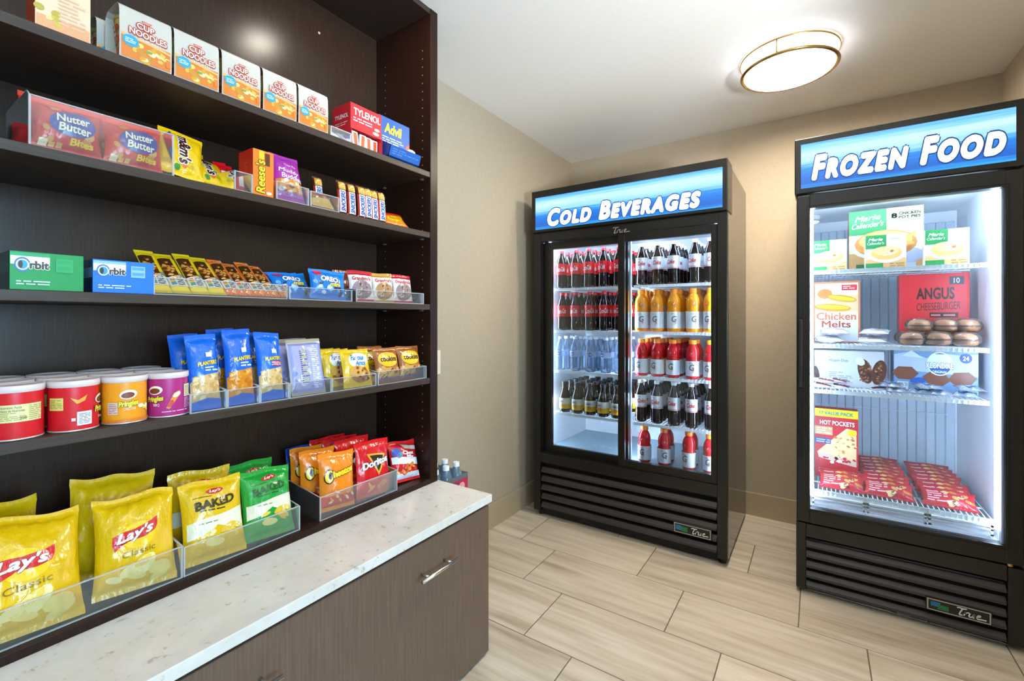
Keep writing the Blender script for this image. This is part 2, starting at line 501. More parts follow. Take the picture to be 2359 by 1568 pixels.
floor = struct('floor', MB().box(XL - 0.1, LOB_X + 0.1, YF - 0.1, YB + 0.1, -0.05, -0.0016, M_GROUT).mesh('floor'))
# porcelain planks, laid along x, each its own piece
PW, PL, GAP = 0.32, 0.65, 0.0042
offs = {0: -0.06, 1: 0.155, 2: -0.29, 3: -0.735, -1: -0.275, -2: 0.02}
rnd = random.Random(4)
plank_mesh = {}
row = -3
while True:
    y1 = 2.45 - row * PW; y0 = y1 - PW
    if y1 <= YF: break
    ya, yb = max(y0 + GAP / 2, YF), min(y1 - GAP / 2, YB)
    if ya < YB:
        off = offs.get(row, rnd.uniform(0, PL))
        k = math.floor((XL - off) / PL)
        while off + k * PL < LOB_X:
            xa, xb = max(off + k * PL + GAP / 2, XL), min(off + (k + 1) * PL - GAP / 2, LOB_X)
            if y0 > RW_Y: xb = min(xb, XR)
            if xb - xa > 0.02:
                key = (round(xb - xa, 3), round(yb - ya, 3))
                if key not in plank_mesh:
                    plank_mesh[key] = MB().box(-key[0] / 2, key[0] / 2, -key[1] / 2, key[1] / 2, -0.006, 0, M_TILE, 0.0012, 1).mesh('floor_plank')
                put('floor_plank', plank_mesh[key], floor, ((xa + xb) / 2, (ya + yb) / 2, 0))
            k += 1
    row += 1
BBH = 0.14
struct('baseboard_left', MB().box(XL, XL + 0.012, 1.36, YB, 0, BBH, M_BASEB, 0.002).mesh('baseboard_left'))
struct('baseboard_back', MB().box(XL + 0.012, XR, YB - 0.012, YB, 0, BBH, M_BASEB, 0.002).mesh('baseboard_back'))
struct('baseboard_right', MB().box(XR - 0.012, XR, RW_Y, YB - 0.012, 0, BBH, M_BASEB, 0.002).mesh('baseboard_right'))

# ------------------------------------------------------------------ ceiling lamp, downlight and added fill lamps
M_BRASS = C('#c8a46a', 0.25, 1.0)
M_DIFF = glow('lamp_diffuser', '#fff0da', 60)
M_DRUM = glow('lamp_drum', '#e9f0ff', 2.6)
M_DIFF_ADDED = glow('added_lamp_diffuser', '#e9f0ff', 6.5)  # glow of the unseen lamps added as general fill
def flush_lamp(x, y, label, M_DIFF=M_DIFF):
    t = thing('ceiling_lamp', label, 'ceiling lamp', None, (x, y, CH))
    put('mounting_plate', MB().lathe([(0.185, -0.012), (0.19, 0)], C('#e8e4dc', 0.4), 48).mesh('mounting_plate'), t)
    put('diffuser', MB().lathe([(0.05, -0.083), (0.16, -0.081), (0.178, -0.074)], M_DIFF, 48).mesh('diffuser'), t)
    put('drum', MB().lathe([(0.178, -0.074), (0.186, -0.06), (0.188, -0.012)], M_DRUM, 48, cap=False).mesh('drum'), t)
    def ring(r, z, a, b):
        n, k = 64, 8; vs = []; fs = []
        for i in range(n):
            for j in range(k):
                q = 2 * math.pi * j / k; rr = r + a * math.cos(q); p = 2 * math.pi * i / n
                vs.append((rr * math.cos(p), rr * math.sin(p), z + b * math.sin(q)))
        for i in range(n):
            for j in range(k):
                fs.append((i * k + j, ((i + 1) % n) * k + j, ((i + 1) % n) * k + (j + 1) % k, i * k + (j + 1) % k))
        return MB().add(vs, fs, M_BRASS, True).mesh('brass_ring')
    put('brass_ring', ring(0.187, -0.068, 0.010, 0.007), t)
    put('brass_ring', ring(0.196, -0.008, 0.003, 0.005), t)
    for a in (20, 140, 260):
        p = (0.193 * math.cos(R(a)), 0.193 * math.sin(R(a)))
        put('strut', MB().tube((p[0], p[1], -0.066), (p[0], p[1], -0.006), 0.003, M_BRASS).mesh('strut'), t)
    return t
flush_lamp(-0.108, 2.44, 'round flush ceiling lamp with two brass rings above the drink cooler and freezer')
flush_lamp(-0.15, 0.15, 'added round brass-ringed ceiling lamp over the front of the snack shelves', M_DIFF_ADDED)  # added out of view to brighten shelves and counter
flush_lamp(-0.15, -1.6, 'added round brass-ringed ceiling lamp by the far lobby wall', M_DIFF_ADDED)  # added fill lamp behind the camera
flush_lamp(2.0, -0.6, 'added round brass-ringed ceiling lamp in the lobby beside the window', M_DIFF_ADDED)  # added fill lamp for the unseen lobby
def added_uplighter(x, y, z, label, power, aim):  # added fill light shaped as a floor lamp, brightens the ceiling
    t = thing('added_floor_uplighter', label, 'added lamp', None, (x, y, 0))
    put('base', MB().lathe([(0.13, 0.0), (0.13, 0.015), (0.02, 0.03)], M_STEEL, 32).mesh('base'), t)
    put('pole', MB().tube((0, 0, 0.02), (0, 0, z - 0.05), 0.012, M_STEEL, 12).mesh('pole'), t)
    put('bowl', MB().lathe([(0.02, z - 0.07), (0.09, z - 0.055), (0.16, z - 0.02), (0.18, z)], M_STEEL, 40, cap=False).mesh('bowl'), t)
    d = Vector(aim) - Vector((x, y, z))
    area_light('added_uplight', (x, y, z - 0.004), d.to_track_quat('-Z', 'Y').to_euler(), 0.3, 0.3, power, (0.90, 0.95, 1.0), 'DISK', 100)
added_uplighter(1.2, 0.30, 1.15, 'added steel floor uplighter beside the end of the right wall', UP_A, (-0.35, 2.5, CH + 0.75))
added_uplighter(1.6, -1.6, 1.6, 'added steel floor uplighter in the lobby corner under the window end', UP_B, (0.2, -0.2, CH))
M_CAN = glow('downlight_disc', '#fff3e2', 55)
t = thing('recessed_downlight', 'small recessed downlight in the ceiling in front of the snack shelves', 'downlight', None, (-1.10, 1.04, CH))
put('trim_ring', MB().lathe([(0.075, -0.004), (0.08, 0.0)], C('#f0eee8', 0.4), 32).mesh('trim_ring'), t)
put('lamp_disc', MB().lathe([(0.052, -0.0055), (0.054, -0.004)], M_CAN, 32).mesh('lamp_disc'), t)

# ------------------------------------------------------------------ wall shelving
SX, SBX = -1.243, -1.556          # front edge and back panel face
SY0, SY1 = -0.75, 1.295           # inner faces of the side panels
SHELF_Z = [1.786, 1.552, 1.274, 0.989]
Z0 = 0.60
unit = thing('shelving_unit', 'tall dark espresso wall shelving filled with snacks above the white counter', 'shelves', None, (SX, 1.335, 0.58))
ux, uy, uz = unit.location
def U(name, mb): return put(name, mb.mesh(name), unit, (-ux, -uy, -uz))
U('back_panel', MB().box(SBX - 0.012, SBX, SY0, SY1, 0.58, CH, M_ESPB))
U('side_panel', MB().box(SBX - 0.012, SX, SY1, 1.335, 0.58, CH, M_ESPR, 0.0015))
U('side_panel', MB().box(SBX - 0.012, SX, SY0 - 0.04, SY0, 0.58, CH, M_ESPR, 0.0015))
for z in SHELF_Z: U('shelf', MB().box(SBX, SX - 0.002, SY0, SY1, z - 0.021, z, M_SHELF, 0.0012))
U('base_shelf', MB().box(SBX, SX, SY0, SY1, 0.58, Z0, M_ESPR, 0.0015))
U('top_panel', MB().box(SBX, SX - 0.002, SY0, SY1, CH - 0.022, CH - 0.001, M_ESP))
ph = MB(); M_PIN = C('#a5978a', 0.4, 0.3)
def pin_cols(mb, xs):
    for x in xs:
        z = 0.70
        while z < 2.28:
            if all(abs(z - q + 0.01) > 0.02 for q in SHELF_Z):
                n = 8; a = [(x + 0.0026 * math.cos(2 * math.pi * k / n), SY1 - 0.0006, z + 0.0026 * math.sin(2 * math.pi * k / n)) for k in range(n)]
                mb.add(a, [tuple(range(n))], M_PIN)
            z += 0.032
pin_cols(ph, (-1.285, -1.50))
o = U('pin_holes', ph); o['kind'] = 'stuff'
for z in SHELF_Z:
    for x in (-1.285, -1.50):
        U('shelf_pin', MB().box(x - 0.006, x + 0.006, SY1 - 0.010, SY1, z - 0.026, z - 0.0215, C('#b9b2a8', 0.3, 0.8)))
y, z = onx(735, 76, SBX)
U('screw_cap', MB().lathe([(0.004, 0), (0.0035, 0.001)], C('#d8c8a8', 0.4), 12).mesh('screw_cap') and MB().box(SBX, SBX + 0.0015, y - 0.004, y + 0.004, z - 0.004, z + 0.004, C('#d8c8a8', 0.4), 0.0007))

# ------------------------------------------------------------------ counter and cabinet
CX1, CY1 = -0.988, 1.345
tag(put('countertop', MB().box(XL, CX1 + 0.004, SY0 - 0.05, CY1, 0.552, 0.58, M_QUARTZ, 0.002).mesh('countertop')),
    'speckled white stone countertop between the shelves and the drawer cabinet', 'countertop')
cab = thing('base_cabinet', 'low taupe wood-grain cabinet under the white counter with bar handles', 'cabinet', None, (-1.28, 0.3, 0))
cx, cy, cz = cab.location
def K(name, mb, par=None): return put(name, mb.mesh(name), par or cab, (-cx, -cy, -cz) if par is None else (0, 0, 0))
K('body', MB().box(XL + 0.002, CX1 - 0.028, SY0 - 0.04, 1.325, 0.06, 0.5515, M_TAUPE))
K('plinth', MB().box(XL + 0.002, CX1 - 0.07, SY0 - 0.04, 1.30, 0.0, 0.06, M_DARK))
def drawer(y0, y1, hy):
    d = K('drawer_front', MB().box(CX1 - 0.026, CX1 - 0.004, y0, y1, 0.012, 0.541, M_TAUPE, 0.003, 3))
    for a, b in hy:
        h = MB()
        h.tube((CX1 + 0.030, a, 0.448), (CX1 + 0.030, b, 0.448), 0.0058, M_STEEL, 12)
        for q in (a + 0.03, b - 0.03): h.tube((CX1 - 0.004, q, 0.448), (CX1 + 0.030, q, 0.448), 0.0045, M_STEEL, 10)
        put('handle', h.mesh('handle'), d)
drawer(0.235, 1.336, ((0.965, 1.125), (0.385, 0.545)))
drawer(SY0 - 0.04, 0.231, ((-0.35, -0.19),))

# wall outlet beside the shelving
t = thing('wall_outlet', 'ivory electrical outlet plate on the left wall beside the shelving', 'outlet', None, (XL, 1.675, 1.0))
put('plate', MB().box(0, 0.006, -0.038, 0.038, -0.06, 0.06, C('#e6dcc8', 0.4), 0.002).mesh('plate'), t)
for dz in (-0.022, 0.022): put('socket', MB().box(0.006, 0.0075, -0.016, 0.016, dz - 0.014, dz + 0.014, C('#d8ceb8', 0.4), 0.0006).mesh('socket'), t)

# ------------------------------------------------------------------ drink cooler
def lettering_emit(name, hexcol, strength): return glow(name, hexcol, strength)
M_SIGNW = glow('sign_white', '#f2fbff', 0.5)
M_SIGNB = glow('sign_navy', '#0b3f86', 0.3)
def script_true(scale, mat, ox, oz):
    """flowing 'True' script built from strokes, in local x/z on the plane y=0"""
    strokes = [[(0.0, 1.0), (0.25, 1.08), (0.6, 1.0), (1.05, 1.06)], [(0.62, 1.0), (0.5, 0.5), (0.45, 0.1), (0.6, 0.0), (0.8, 0.12)],
               [(0.95, 0.05), (1.02, 0.6), (1.0, 0.35), (1.15, 0.6), (1.4, 0.62)], [(1.5, 0.6), (1.45, 0.2), (1.6, 0.02), (1.85, 0.2), (1.95, 0.6), (1.92, 0.1), (2.05, 0.02)],
               [(2.2, 0.32), (2.55, 0.4), (2.6, 0.58), (2.35, 0.6), (2.25, 0.3), (2.4, 0.03), (2.75, 0.1), (3.3, 0.12)]]
    mb = MB()
    for s in strokes:
        for a, b in zip(s, s[1:]):
            d = Vector((b[0] - a[0], 0, b[1] - a[1])); n = Vector((-d.z, 0, d.x)).normalized() * 0.075
            P = [Vector((a[0], 0, a[1])) + n, Vector((a[0], 0, a[1])) - n, Vector((b[0], 0, b[1])) - n, Vector((b[0], 0, b[1])) + n]
            q = [(ox + (p.x + 0.22 * p.z) * scale, 0, oz + p.z * scale) for p in P]
            q2 = [(a_[0], -0.0012, a_[2]) for a_ in q]
            mb.add(q + q2, [(0, 1, 2, 3), (7, 6, 5, 4), (0, 4, 5, 1), (1, 5, 6, 2), (2, 6, 7, 3), (3, 7, 4, 0)], mat)
    return mb
def wire_shelf(x0, x1, y0, y1, z, n, rail=0.016):
    mb = MB()
    mb.box(x0, x1, y0, y0 + 0.003, z - rail, z - rail + 0.005, M_WIRE).box(x0, x1, y0, y0 + 0.004, z - 0.005, z - 0.001, M_WIRE)
    mb.box(x0, x1, y0 + 0.001, y0 + 0.0016, z - rail + 0.004, z - 0.003, M_WIRE)
    mb.box(x0, x1, y1 - 0.006, y1, z - 0.007, z - 0.002, M_WIRE)
    for k in range(n):
        x = x0 + (x1 - x0) * (k + 0.5) / n
        mb.box(x - 0.0016, x + 0.0016, y0, y1, z - 0.0035, z, M_WIRE)
        mb.box(x - 0.0016, x + 0.0016, y0 - 0.0012, y0 + 0.001, z - rail, z - 0.003, M_WIRE)
    for q in (0.25, 0.5, 0.75):
        yy = y0 + (y1 - y0) * q; mb.box(x0, x1, yy - 0.003, yy + 0.003, z - 0.009, z - 0.0036, M_WIRE)
    return mb
M_SLAT = C('#3a332d', 0.38)
FX, FY, FW, FD = -1.464, 2.44, 1.102, 0.70
fr = thing('drink_cooler', 'black two-door glass drink cooler with a lit blue cold drinks sign', 'refrigerator', None, (FX, FY, 0))
def P(name, mb, par=None): return put(name, mb.mesh(name), par or fr)
b = MB()
b.box(0, 0.045, 0.03, FD, 0.03, 1.99, M_BLACKG).box(FW - 0.045, FW, 0.03, FD, 0.03, 1.99, M_BLACKG)
b.box(0.045, FW - 0.045, FD - 0.045, FD, 0.03, 1.99, M_BLACKG).box(0.045, FW - 0.045, 0.12, FD - 0.045, 1.745, 1.99, M_BLACKG)
b.box(0.045, FW - 0.045, 0.08, FD - 0.045, 0.04, 0.39, M_DARK)
P('cabinet_body', b)
l = MB(); lx0, lx1, ly0, ly1, lz0, lz1 = 0.046, FW - 0.046, 0.085, FD - 0.046, 0.395, 1.744
l.box(lx0, lx0 + 0.012, ly0, ly1, lz0, lz1, M_LINER).box(lx1 - 0.012, lx1, ly0, ly1, lz0, lz1, M_LINER)
l.box(lx0, lx1, ly1 - 0.012, ly1, lz0, lz1, M_LINER).box(lx0, lx1, ly0, ly1, lz1 - 0.012, lz1, M_LINER)
P('liner', l)
P('liner_floor', MB().box(lx0, lx1, ly0, ly1, lz0, lz0 + 0.012, C('#8ea6b2', 0.35)))
P('front_stile', MB().box(0, 0.046, 0, 0.03, 0.035, 1.745, M_BLACK, 0.002)); P('front_stile', MB().box(FW - 0.046, FW, 0, 0.03, 0.035, 1.745, M_BLACK, 0.002))
tr = P('top_rail', MB().box(0.046, FW - 0.046, 0.002, 0.08, 1.692, 1.745, M_BLACK, 0.002))
x0, z0 = ony(1409, 538, FY)
put('maker_badge', script_true(0.031, C('#c9c2b8', 0.3, 0.7), 0, 0).mesh('maker_badge'), tr, (x0 - FX, 0.0012, 1.694))
P('bottom_rail', MB().box(0.046, FW - 0.046, 0.0, 0.085, 0.335, 0.394, M_BLACK, 0.003))
hd = P('sign_housing', MB().box(-0.004, FW + 0.004, -0.02, 0.12, 1.746, 2.0, M_BLACK, 0.004))
sg = P('sign_panel', MB().box(0.026, 1.083, -0.024, -0.0195, 1.762, 1.957, sign_print('cold_sign_print', 3.1, 0.62)))
p = Print(); p.text('Cold Beverages', (0.11 + 0.985) / 2, 1.826, 0.875, 0.108, M_SIGNW, 0.24, 0.062, outline=M_SIGNB, ow=0.042, caps=True, space=1.2, res=10)
put('sign_lettering', p.mesh('sign_lettering', lambda u, v, o: (u, -0.0243 - o, v)), sg)
def slide_door(x0, x1, gx0, gx1, y, hx):
    d = MB(); z0, z1, g0, g1 = 0.392, 1.69, 0.436, 1.646
    d.box(x0, gx0, y, y + 0.026, z0, z1, M_BLACK, 0.002).box(gx1, x1, y, y + 0.026, z0, z1, M_BLACK, 0.002)
    d.box(gx0, gx1, y, y + 0.026, z0, g0, M_BLACK).box(gx0, gx1, y, y + 0.026, g1, z1, M_BLACK)
    d = P('sliding_door', d)
    put('glass', MB().box(gx0, gx1, y + 0.010, y + 0.014, g0, g1, M_GLASS).mesh('glass'), d)
    put('handle', MB().box(hx - 0.006, hx + 0.006, y - 0.004, y + 0.004, 0.86, 1.22, M_DARK, 0.002).mesh('handle'), d)
slide_door(0.048, 0.585, 0.100, 0.545, 0.048, 0.068)
slide_door(0.540, 1.054, 0.578, 1.024, 0.012, 1.040)
g = P('grille_backing', MB().box(0.046, FW - 0.046, 0.05, 0.075, 0.05, 0.334, M_DARK))
for k in range(5):
    z = 0.058 + k * 0.054
    m = MB().prism([(0.004, z), (0.010, z - 0.004), (0.034, z - 0.002), (0.036, z + 0.030), (0.020, z + 0.028), (0.006, z + 0.010)], 0.05, FW - 0.05, M_SLAT)
    P('grille_slat', m)
P('kick_plate', MB().box(0.046, FW - 0.046, 0.03, 0.05, 0.012, 0.05, M_DARK))
bx0 = 0.845
bd = P('badge_plate', MB().box(bx0, bx0 + 0.185, 0.0, 0.0035, 0.112, 0.168, M_BLACKM, 0.001))
p = Print(); p.rect(0.004, 0.181, 0.004, 0.052, '#b8b2a6').up().rect(0.008, 0.177, 0.008, 0.048, '#1c1a17').up().rect(0.012, 0.04, 0.018, 0.042, '#2277a8').rect(0.04, 0.07, 0.014, 0.038, '#1f7a44')
put('badge_print', p.mesh('badge_print', lambda u, v, o: (bx0 + u, -o, 0.112 + v)), bd)
put('badge_lettering', script_true(0.026, C('#f0f0ee', 0.4), 0, 0).mesh('badge_lettering'), bd, (bx0 + 0.083, -0.0016, 0.126))
for x in (0.03, FW - 0.03):
    for y in (0.05, FD - 0.05):
        P('foot', MB().lathe([(0.018, 0), (0.018, 0.008), (0.012, 0.035)], M_DARK, 12, (x, y)))
CSZ = [1.408, 1.146, 0.895, 0.634]
for z in CSZ:
    P('wire_shelf', wire_shelf(0.075, 0.545, 0.10, 0.63, z, 26)); P('wire_shelf', wire_shelf(0.60, 1.03, 0.10, 0.63, z, 24))
P('centre_post', MB().box(0.556, 0.588, 0.088, 0.105, 0.41, 1.73, C('#cfdbe6', 0.3)))
P('led_strip', MB().box(0.062, 0.072, 0.088, 0.096, 0.43, 1.72, M_LED)); P('led_strip', MB().box(FW - 0.072, FW - 0.062, 0.088, 0.096, 0.43, 1.72, M_LED))
P('led_strip', MB().box(0.560, 0.584, 0.106, 0.110, 0.43, 1.72, M_LED))
P('led_strip', MB().box(0.08, FW - 0.08, 0.095, 0.11, 1.718, 1.728, M_LED))

# ------------------------------------------------------------------ freezer
ZX, ZW = -0.076, 0.704
fz = thing('freezer', 'black single-door glass freezer with a lit blue frozen food sign', 'freezer', None, (ZX, FY, 0))
def Q(name, mb, par=None): return put(name, mb.mesh(name), par or fz)
b = MB()
b.box(0, 0.04, 0.01, FD, 0.02, 2.01, M_BLACKG).box(ZW - 0.04, ZW, 0.01, FD, 0.02, 2.01, M_BLACKG)
b.box(0.04, ZW - 0.04, FD - 0.04, FD, 0.02, 2.01, M_BLACKG).box(0.04, ZW - 0.04, 0.1, FD - 0.04, 1.765, 2.01, M_BLACKG)
b.box(0.04, ZW - 0.04, 0.06, FD - 0.04, 0.03, 0.36, M_DARK)
Q('cabinet_body', b)
l = MB(); lx0, lx1, ly0, ly1, lz0, lz1 = 0.041, ZW - 0.041, 0.02, FD - 0.041, 0.362, 1.764
l.box(lx0, lx0 + 0.012, ly0, ly1, lz0, lz1, M_LINER).box(lx1 - 0.012, lx1, ly0, ly1, lz0, lz1, M_LINER)
l.box(lx0, lx1, ly1 - 0.012, ly1, lz0, lz1, M_LINER).box(lx0, lx1, ly0, ly1, lz1 - 0.012, lz1, M_LINER).box(lx0, lx1, ly0, ly1, lz0, lz0 + 0.012, M_LINER)
Q('liner', l)
M_RIB = C('#cfe0f0', 0.4)
for k in range(16):
    x = 0.062 + k * 0.0365
    Q('back_rib', MB().box(x, x + 0.033, ly1 - 0.019, ly1 - 0.0125, 0.42, 1.70, M_RIB, 0.002, 1))
Q('cable_guard', MB().box(0.060, 0.62, ly1 - 0.028, ly1 - 0.025, 0.742, 0.745, M_WIRE))
Q('sign_housing', MB().box(-0.006, ZW + 0.004, -0.03, 0.1, 1.775, 2.02, M_BLACK, 0.004))
sg = Q('sign_panel', MB().box(0.018, ZW - 0.022, -0.034, -0.0295, 1.797, 1.992, sign_print('frozen_sign_print', 8.4, 0.62)))
p = Print(); p.text('Frozen Food', 0.357, 1.880, 0.600, 0.112, M_SIGNW, 0.24, 0.062, outline=M_SIGNB, ow=0.042, caps=True, space=1.2, res=10)
put('sign_lettering', p.mesh('sign_lettering', lambda u, v, o: (u, -0.0343 - o, v)), sg)
d = MB(); dx0, dx1, gx0, gx1, z0, z1, g0, g1 = 0.004, ZW - 0.006, 0.052, 0.652, 0.322, 1.762, 0.385, 1.703
d.box(dx0, gx0, -0.045, 0.002, z0, z1, M_BLACK, 0.003).box(gx1, dx1, -0.045, 0.002, z0, z1, M_BLACK, 0.003)
d.box(gx0, gx1, -0.045, 0.002, z0, g0, M_BLACK).box(gx0, gx1, -0.045, 0.002, g1, z1, M_BLACK)
for a in ((gx0 - 0.012, gx0 - 0.009, g0 - 0.012, g1 + 0.012), (gx1 + 0.009, gx1 + 0.012, g0 - 0.012, g1 + 0.012), (gx0 - 0.012, gx1 + 0.012, g0 - 0.012, g0 - 0.009), (gx0 - 0.012, gx1 + 0.012, g1 + 0.009, g1 + 0.012)):
    d.box(a[0], a[1], -0.047, -0.044, a[2], a[3], M_DARK)
dr = Q('door', d)
put('glass', MB().box(gx0, gx1, -0.030, -0.026, g0, g1, M_GLASS).mesh('glass'), dr)
put('gasket', MB().box(gx1 - 0.006, gx1, -0.024, 0.0, g0, g1, C('#a8a6b4', 0.4)).mesh('gasket'), dr)
hb = MB().box(0.010, 0.026, -0.062, -0.0455, 0.915, 1.215, M_BLACKM, 0.004)
hb.box(0.010, 0.026, -0.050, -0.0452, 0.60, 0.91, M_DARK, 0.001).box(0.010, 0.026, -0.050, -0.0452, 1.22, 1.50, M_DARK, 0.001)
put('handle', hb.mesh('handle'), dr)
put('hinge_pin', MB().lathe([(0.010, 0.308), (0.010, 0.321)], M_BRASS, 12, (ZW - 0.035, -0.02)).mesh('hinge_pin'), dr)
Q('front_stile', MB().box(0, 0.036, -0.03, 0.01, 0.02, 0.312, M_BLACK, 0.002)); Q('front_stile', MB().box(0.662, ZW, -0.03, 0.01, 0.02, 0.305, M_BLACK, 0.002))
Q('grille_backing', MB().box(0.036, 0.662, 0.03, 0.05, 0.03, 0.312, M_DARK))
Q('grille_top', MB().box(0.037, 0.661, -0.028, 0.0, 0.252, 0.310, M_BLACKM, 0.002))
for k in range(5):
    z = 0.026 + k * 0.045
    Q('grille_slat', MB().prism([(-0.026, z), (-0.020, z - 0.004), (0.006, z - 0.002), (0.008, z + 0.026), (-0.010, z + 0.024), (-0.024, z + 0.009)], 0.038, 0.660, M_SLAT))
bx1, bz1 = 0.435, 0.074
bd = Q('badge_plate', MB().box(bx1, bx1 + 0.185, -0.034, -0.0305, bz1, bz1 + 0.05, M_BLACKM, 0.001))
p = Print(); p.rect(0.003, 0.182, 0.003, 0.047, '#b8b2a6').up().rect(0.007, 0.178, 0.007, 0.043, '#1c1a17').up().rect(0.014, 0.042, 0.02, 0.038, '#2277a8').rect(0.034, 0.066, 0.012, 0.03, '#1f7a44')
put('badge_print', p.mesh('badge_print', lambda u, v, o: (bx1 + u, -0.034 - o, bz1 + v)), bd)
put('badge_lettering', script_true(0.026, C('#f0f0ee', 0.4), 0, 0).mesh('badge_lettering'), bd, (bx1 + 0.083, -0.0356, bz1 + 0.012))
for x in (0.03, ZW - 0.03):
    for y in (0.03, FD - 0.05): Q('foot', MB().lathe([(0.018, 0), (0.018, 0.008), (0.012, 0.022)], M_DARK, 12, (x, y)))
Q('drain_foot', MB().box(0.35, 0.39, 0.0, 0.02, 0.001, 0.028, C('#9a9aa0', 0.4)))
ZSZ = [1.437, 1.104, 0.900]
for z in ZSZ: Q('wire_shelf', wire_shelf(0.058, 0.632, 0.05, 0.60, z, 36, 0.018))
Q('wire_shelf', wire_shelf(0.058, 0.645, 0.045, 0.60, 0.448, 36, 0.024))
for k, (a, c) in enumerate(((0.06, 0.25), (0.256, 0.448), (0.454, 0.640))):
    m = MB()
    for z in (0.385, 0.405, 0.418): m.box(a, c, 0.036, 0.044, z, z + 0.007, M_WIRE)
    m.box(a, a + 0.008, 0.036, 0.044, 0.378, 0.425, M_WIRE).box(c - 0.008, c, 0.036, 0.044, 0.378, 0.425, M_WIRE)
    Q('shelf_rail', m)
Q('led_strip', MB().box(0.056, 0.064, 0.022, 0.030, 0.42, 1.72, M_LED)); Q('led_strip', MB().box(ZW - 0.064, ZW - 0.056, 0.022, 0.030, 0.42, 1.72, M_LED))
Q('led_strip', MB().box(0.08, ZW - 0.08, 0.03, 0.045, 1.735, 1.745, M_LED))

# ------------------------------------------------------------------ snacks on the shelves
def lowest(kit, rot, z_front=None):
    """lowest point of the turned kit and its foremost x below a given height"""
    m = Vector((0, 0, 0)); e = bpy.data.objects.new('probe', None); e.rotation_euler = rot
    mt = e.rotation_euler.to_matrix(); bpy.data.objects.remove(e)
    pts = [mt @ v.co for _, me, _s in kit if not _.endswith('print') for v in me.vertices]
    lo = min(p.z for p in pts)
    fx = max(p.x for p in pts if z_front is None or p.z - lo < z_front)
    return lo, fx
def S(kit, name, label, cat, group, y, x, z, tilt=0, yaw=0, roll=0, front=None):
    """front=(X, h): push forward until it rests against a low panel of height h at X"""
    rot = (R(-tilt), R(roll), R(90 + yaw))
    if tilt or roll:
        lo, fx = lowest(kit, rot, front[1] if front else None)
        z = z - lo
        if front: x = front[0] - fx
    return place(kit, name, label, cat, group, (x, y, z), rot)
ZS1, ZS2, ZS3, ZS4 = SHELF_Z
EPS = 0.0006

# --- top shelf: noodle cartons, cups, remedies
def draw_noodle(p, w, h):
    p.rect(-w*.47, w*.47, h*.03, h*.44, '#d87a28')
    p.up().blobs(5, 22, -w*.30, w*.42, h*.05, h*.36, w*.09, h*.06, ['#e3b54a', '#d79a2c', '#efd27a', '#c98a2a', '#7f9a3a', '#f0dca0'])
    p.poly([(-w*.47, h*.44), (-w*.47, h*.50), (-w*.2, h*.47), (w*.2, h*.45), (w*.47, h*.40), (w*.47, h*.36), (0, h*.42)], '#f4b06a')
    p.up().ell(-w*.30, h*.37, w*.15, h*.115, '#2a9bd0').up().lines(-w*.40, -w*.2, h*.32, h*.42, 3, '#e8f4fa', 2)
    p.text('CUP', -w*.02, h*.73, w*.34, h*.12, '#e6d6c6', 0, .03, skew=-.04, outline='#b8301e', ow=.11)
    p.text('NOODLES', w*.03, h*.575, w*.72, h*.13, '#e6d6c6', 0, .03, skew=-.04, outline='#b8301e', ow=.11)
    p.text('CHICKEN', w*.06, h*.47, w*.42, h*.05, '#fbe9d0', 0, .01)
    p.poly([(-w*.10, h*.86), (w*.10, h*.86), (w*.06, h*.80), (-w*.06, h*.80)], '#c8402c').up().text('NISSIN', 0, h*.83, w*.14, h*.03, '#f6ede0')
    p.rect(w*.38, w*.47, h*.10, h*.26, '#e2782a')
def noodle_kit():
    """foam cup held in a printed card sleeve that is open at both sides"""
    w, d, h = .096, .09, .122
    card = C('#c8c0b3', .5)
    prof = [(0, .001), (-.0015, h*.5), (0, h*.84), (.004, h*.93), (.016, h*.995), (.03, h), (d-.03, h), (d-.016, h*.995), (d-.004, h*.93), (d, h*.84), (d, .001)]
    mb = MB()
    for (a0, b0), (a1, b1) in zip(prof, prof[1:]):
        mb.add([(-w/2, a0, b0), (w/2, a0, b0), (w/2, a1, b1), (-w/2, a1, b1)], [(0, 1, 2, 3)], card, True)
    mb.box(-w/2, w/2, .0, d, 0, .001, card)
    p = Print(); draw_noodle(p, w, h)
    def fm(u, v, o):
        v = v * .9
        for (a0, b0), (a1, b1) in zip(prof, prof[1:]):
            if b0 <= v <= b1: return (u, a0 + (a1 - a0) * (v - b0) / (b1 - b0) - o, v)
        return (u, -o, v)
    kit = [('sleeve', mb.mesh('sleeve'), []), ('front_print', p.mesh('front_print', fm, (0, .01), .0009), [])]
    cup = MB().lathe([(.031, .0015), (.032, .004), (.0425, .098)], C('#c2b060', .5), 28, (0, d/2))
    q = Print(); q.rect(-.05, .05, .015, .035, '#b8541c').text('CUP', 0, .074, .03, .016, '#b03024', 0, .03).text('NOODLES', 0, .052, .056, .016, '#b03024', 0, .03)
    kit.append(('cup', cup.mesh('cup'), [('cup_print', q.mesh('cup_print', lambda u, v, o: (-(.0335 + .0115*v/.098 + o) * math.cos(u/.038), d/2 - (.0335 + .0115*v/.098 + o) * math.sin(u/.038), v), (.006, 0), .0016))]))
    kit.append(('lid', MB().lathe([(.0435, .096), (.0448, .100), (.0435, .104), (.04, .105)], C('#a8925a', .4), 28, (0, d/2)).mesh('lid'), []))
    return kit
kn = noodle_kit()
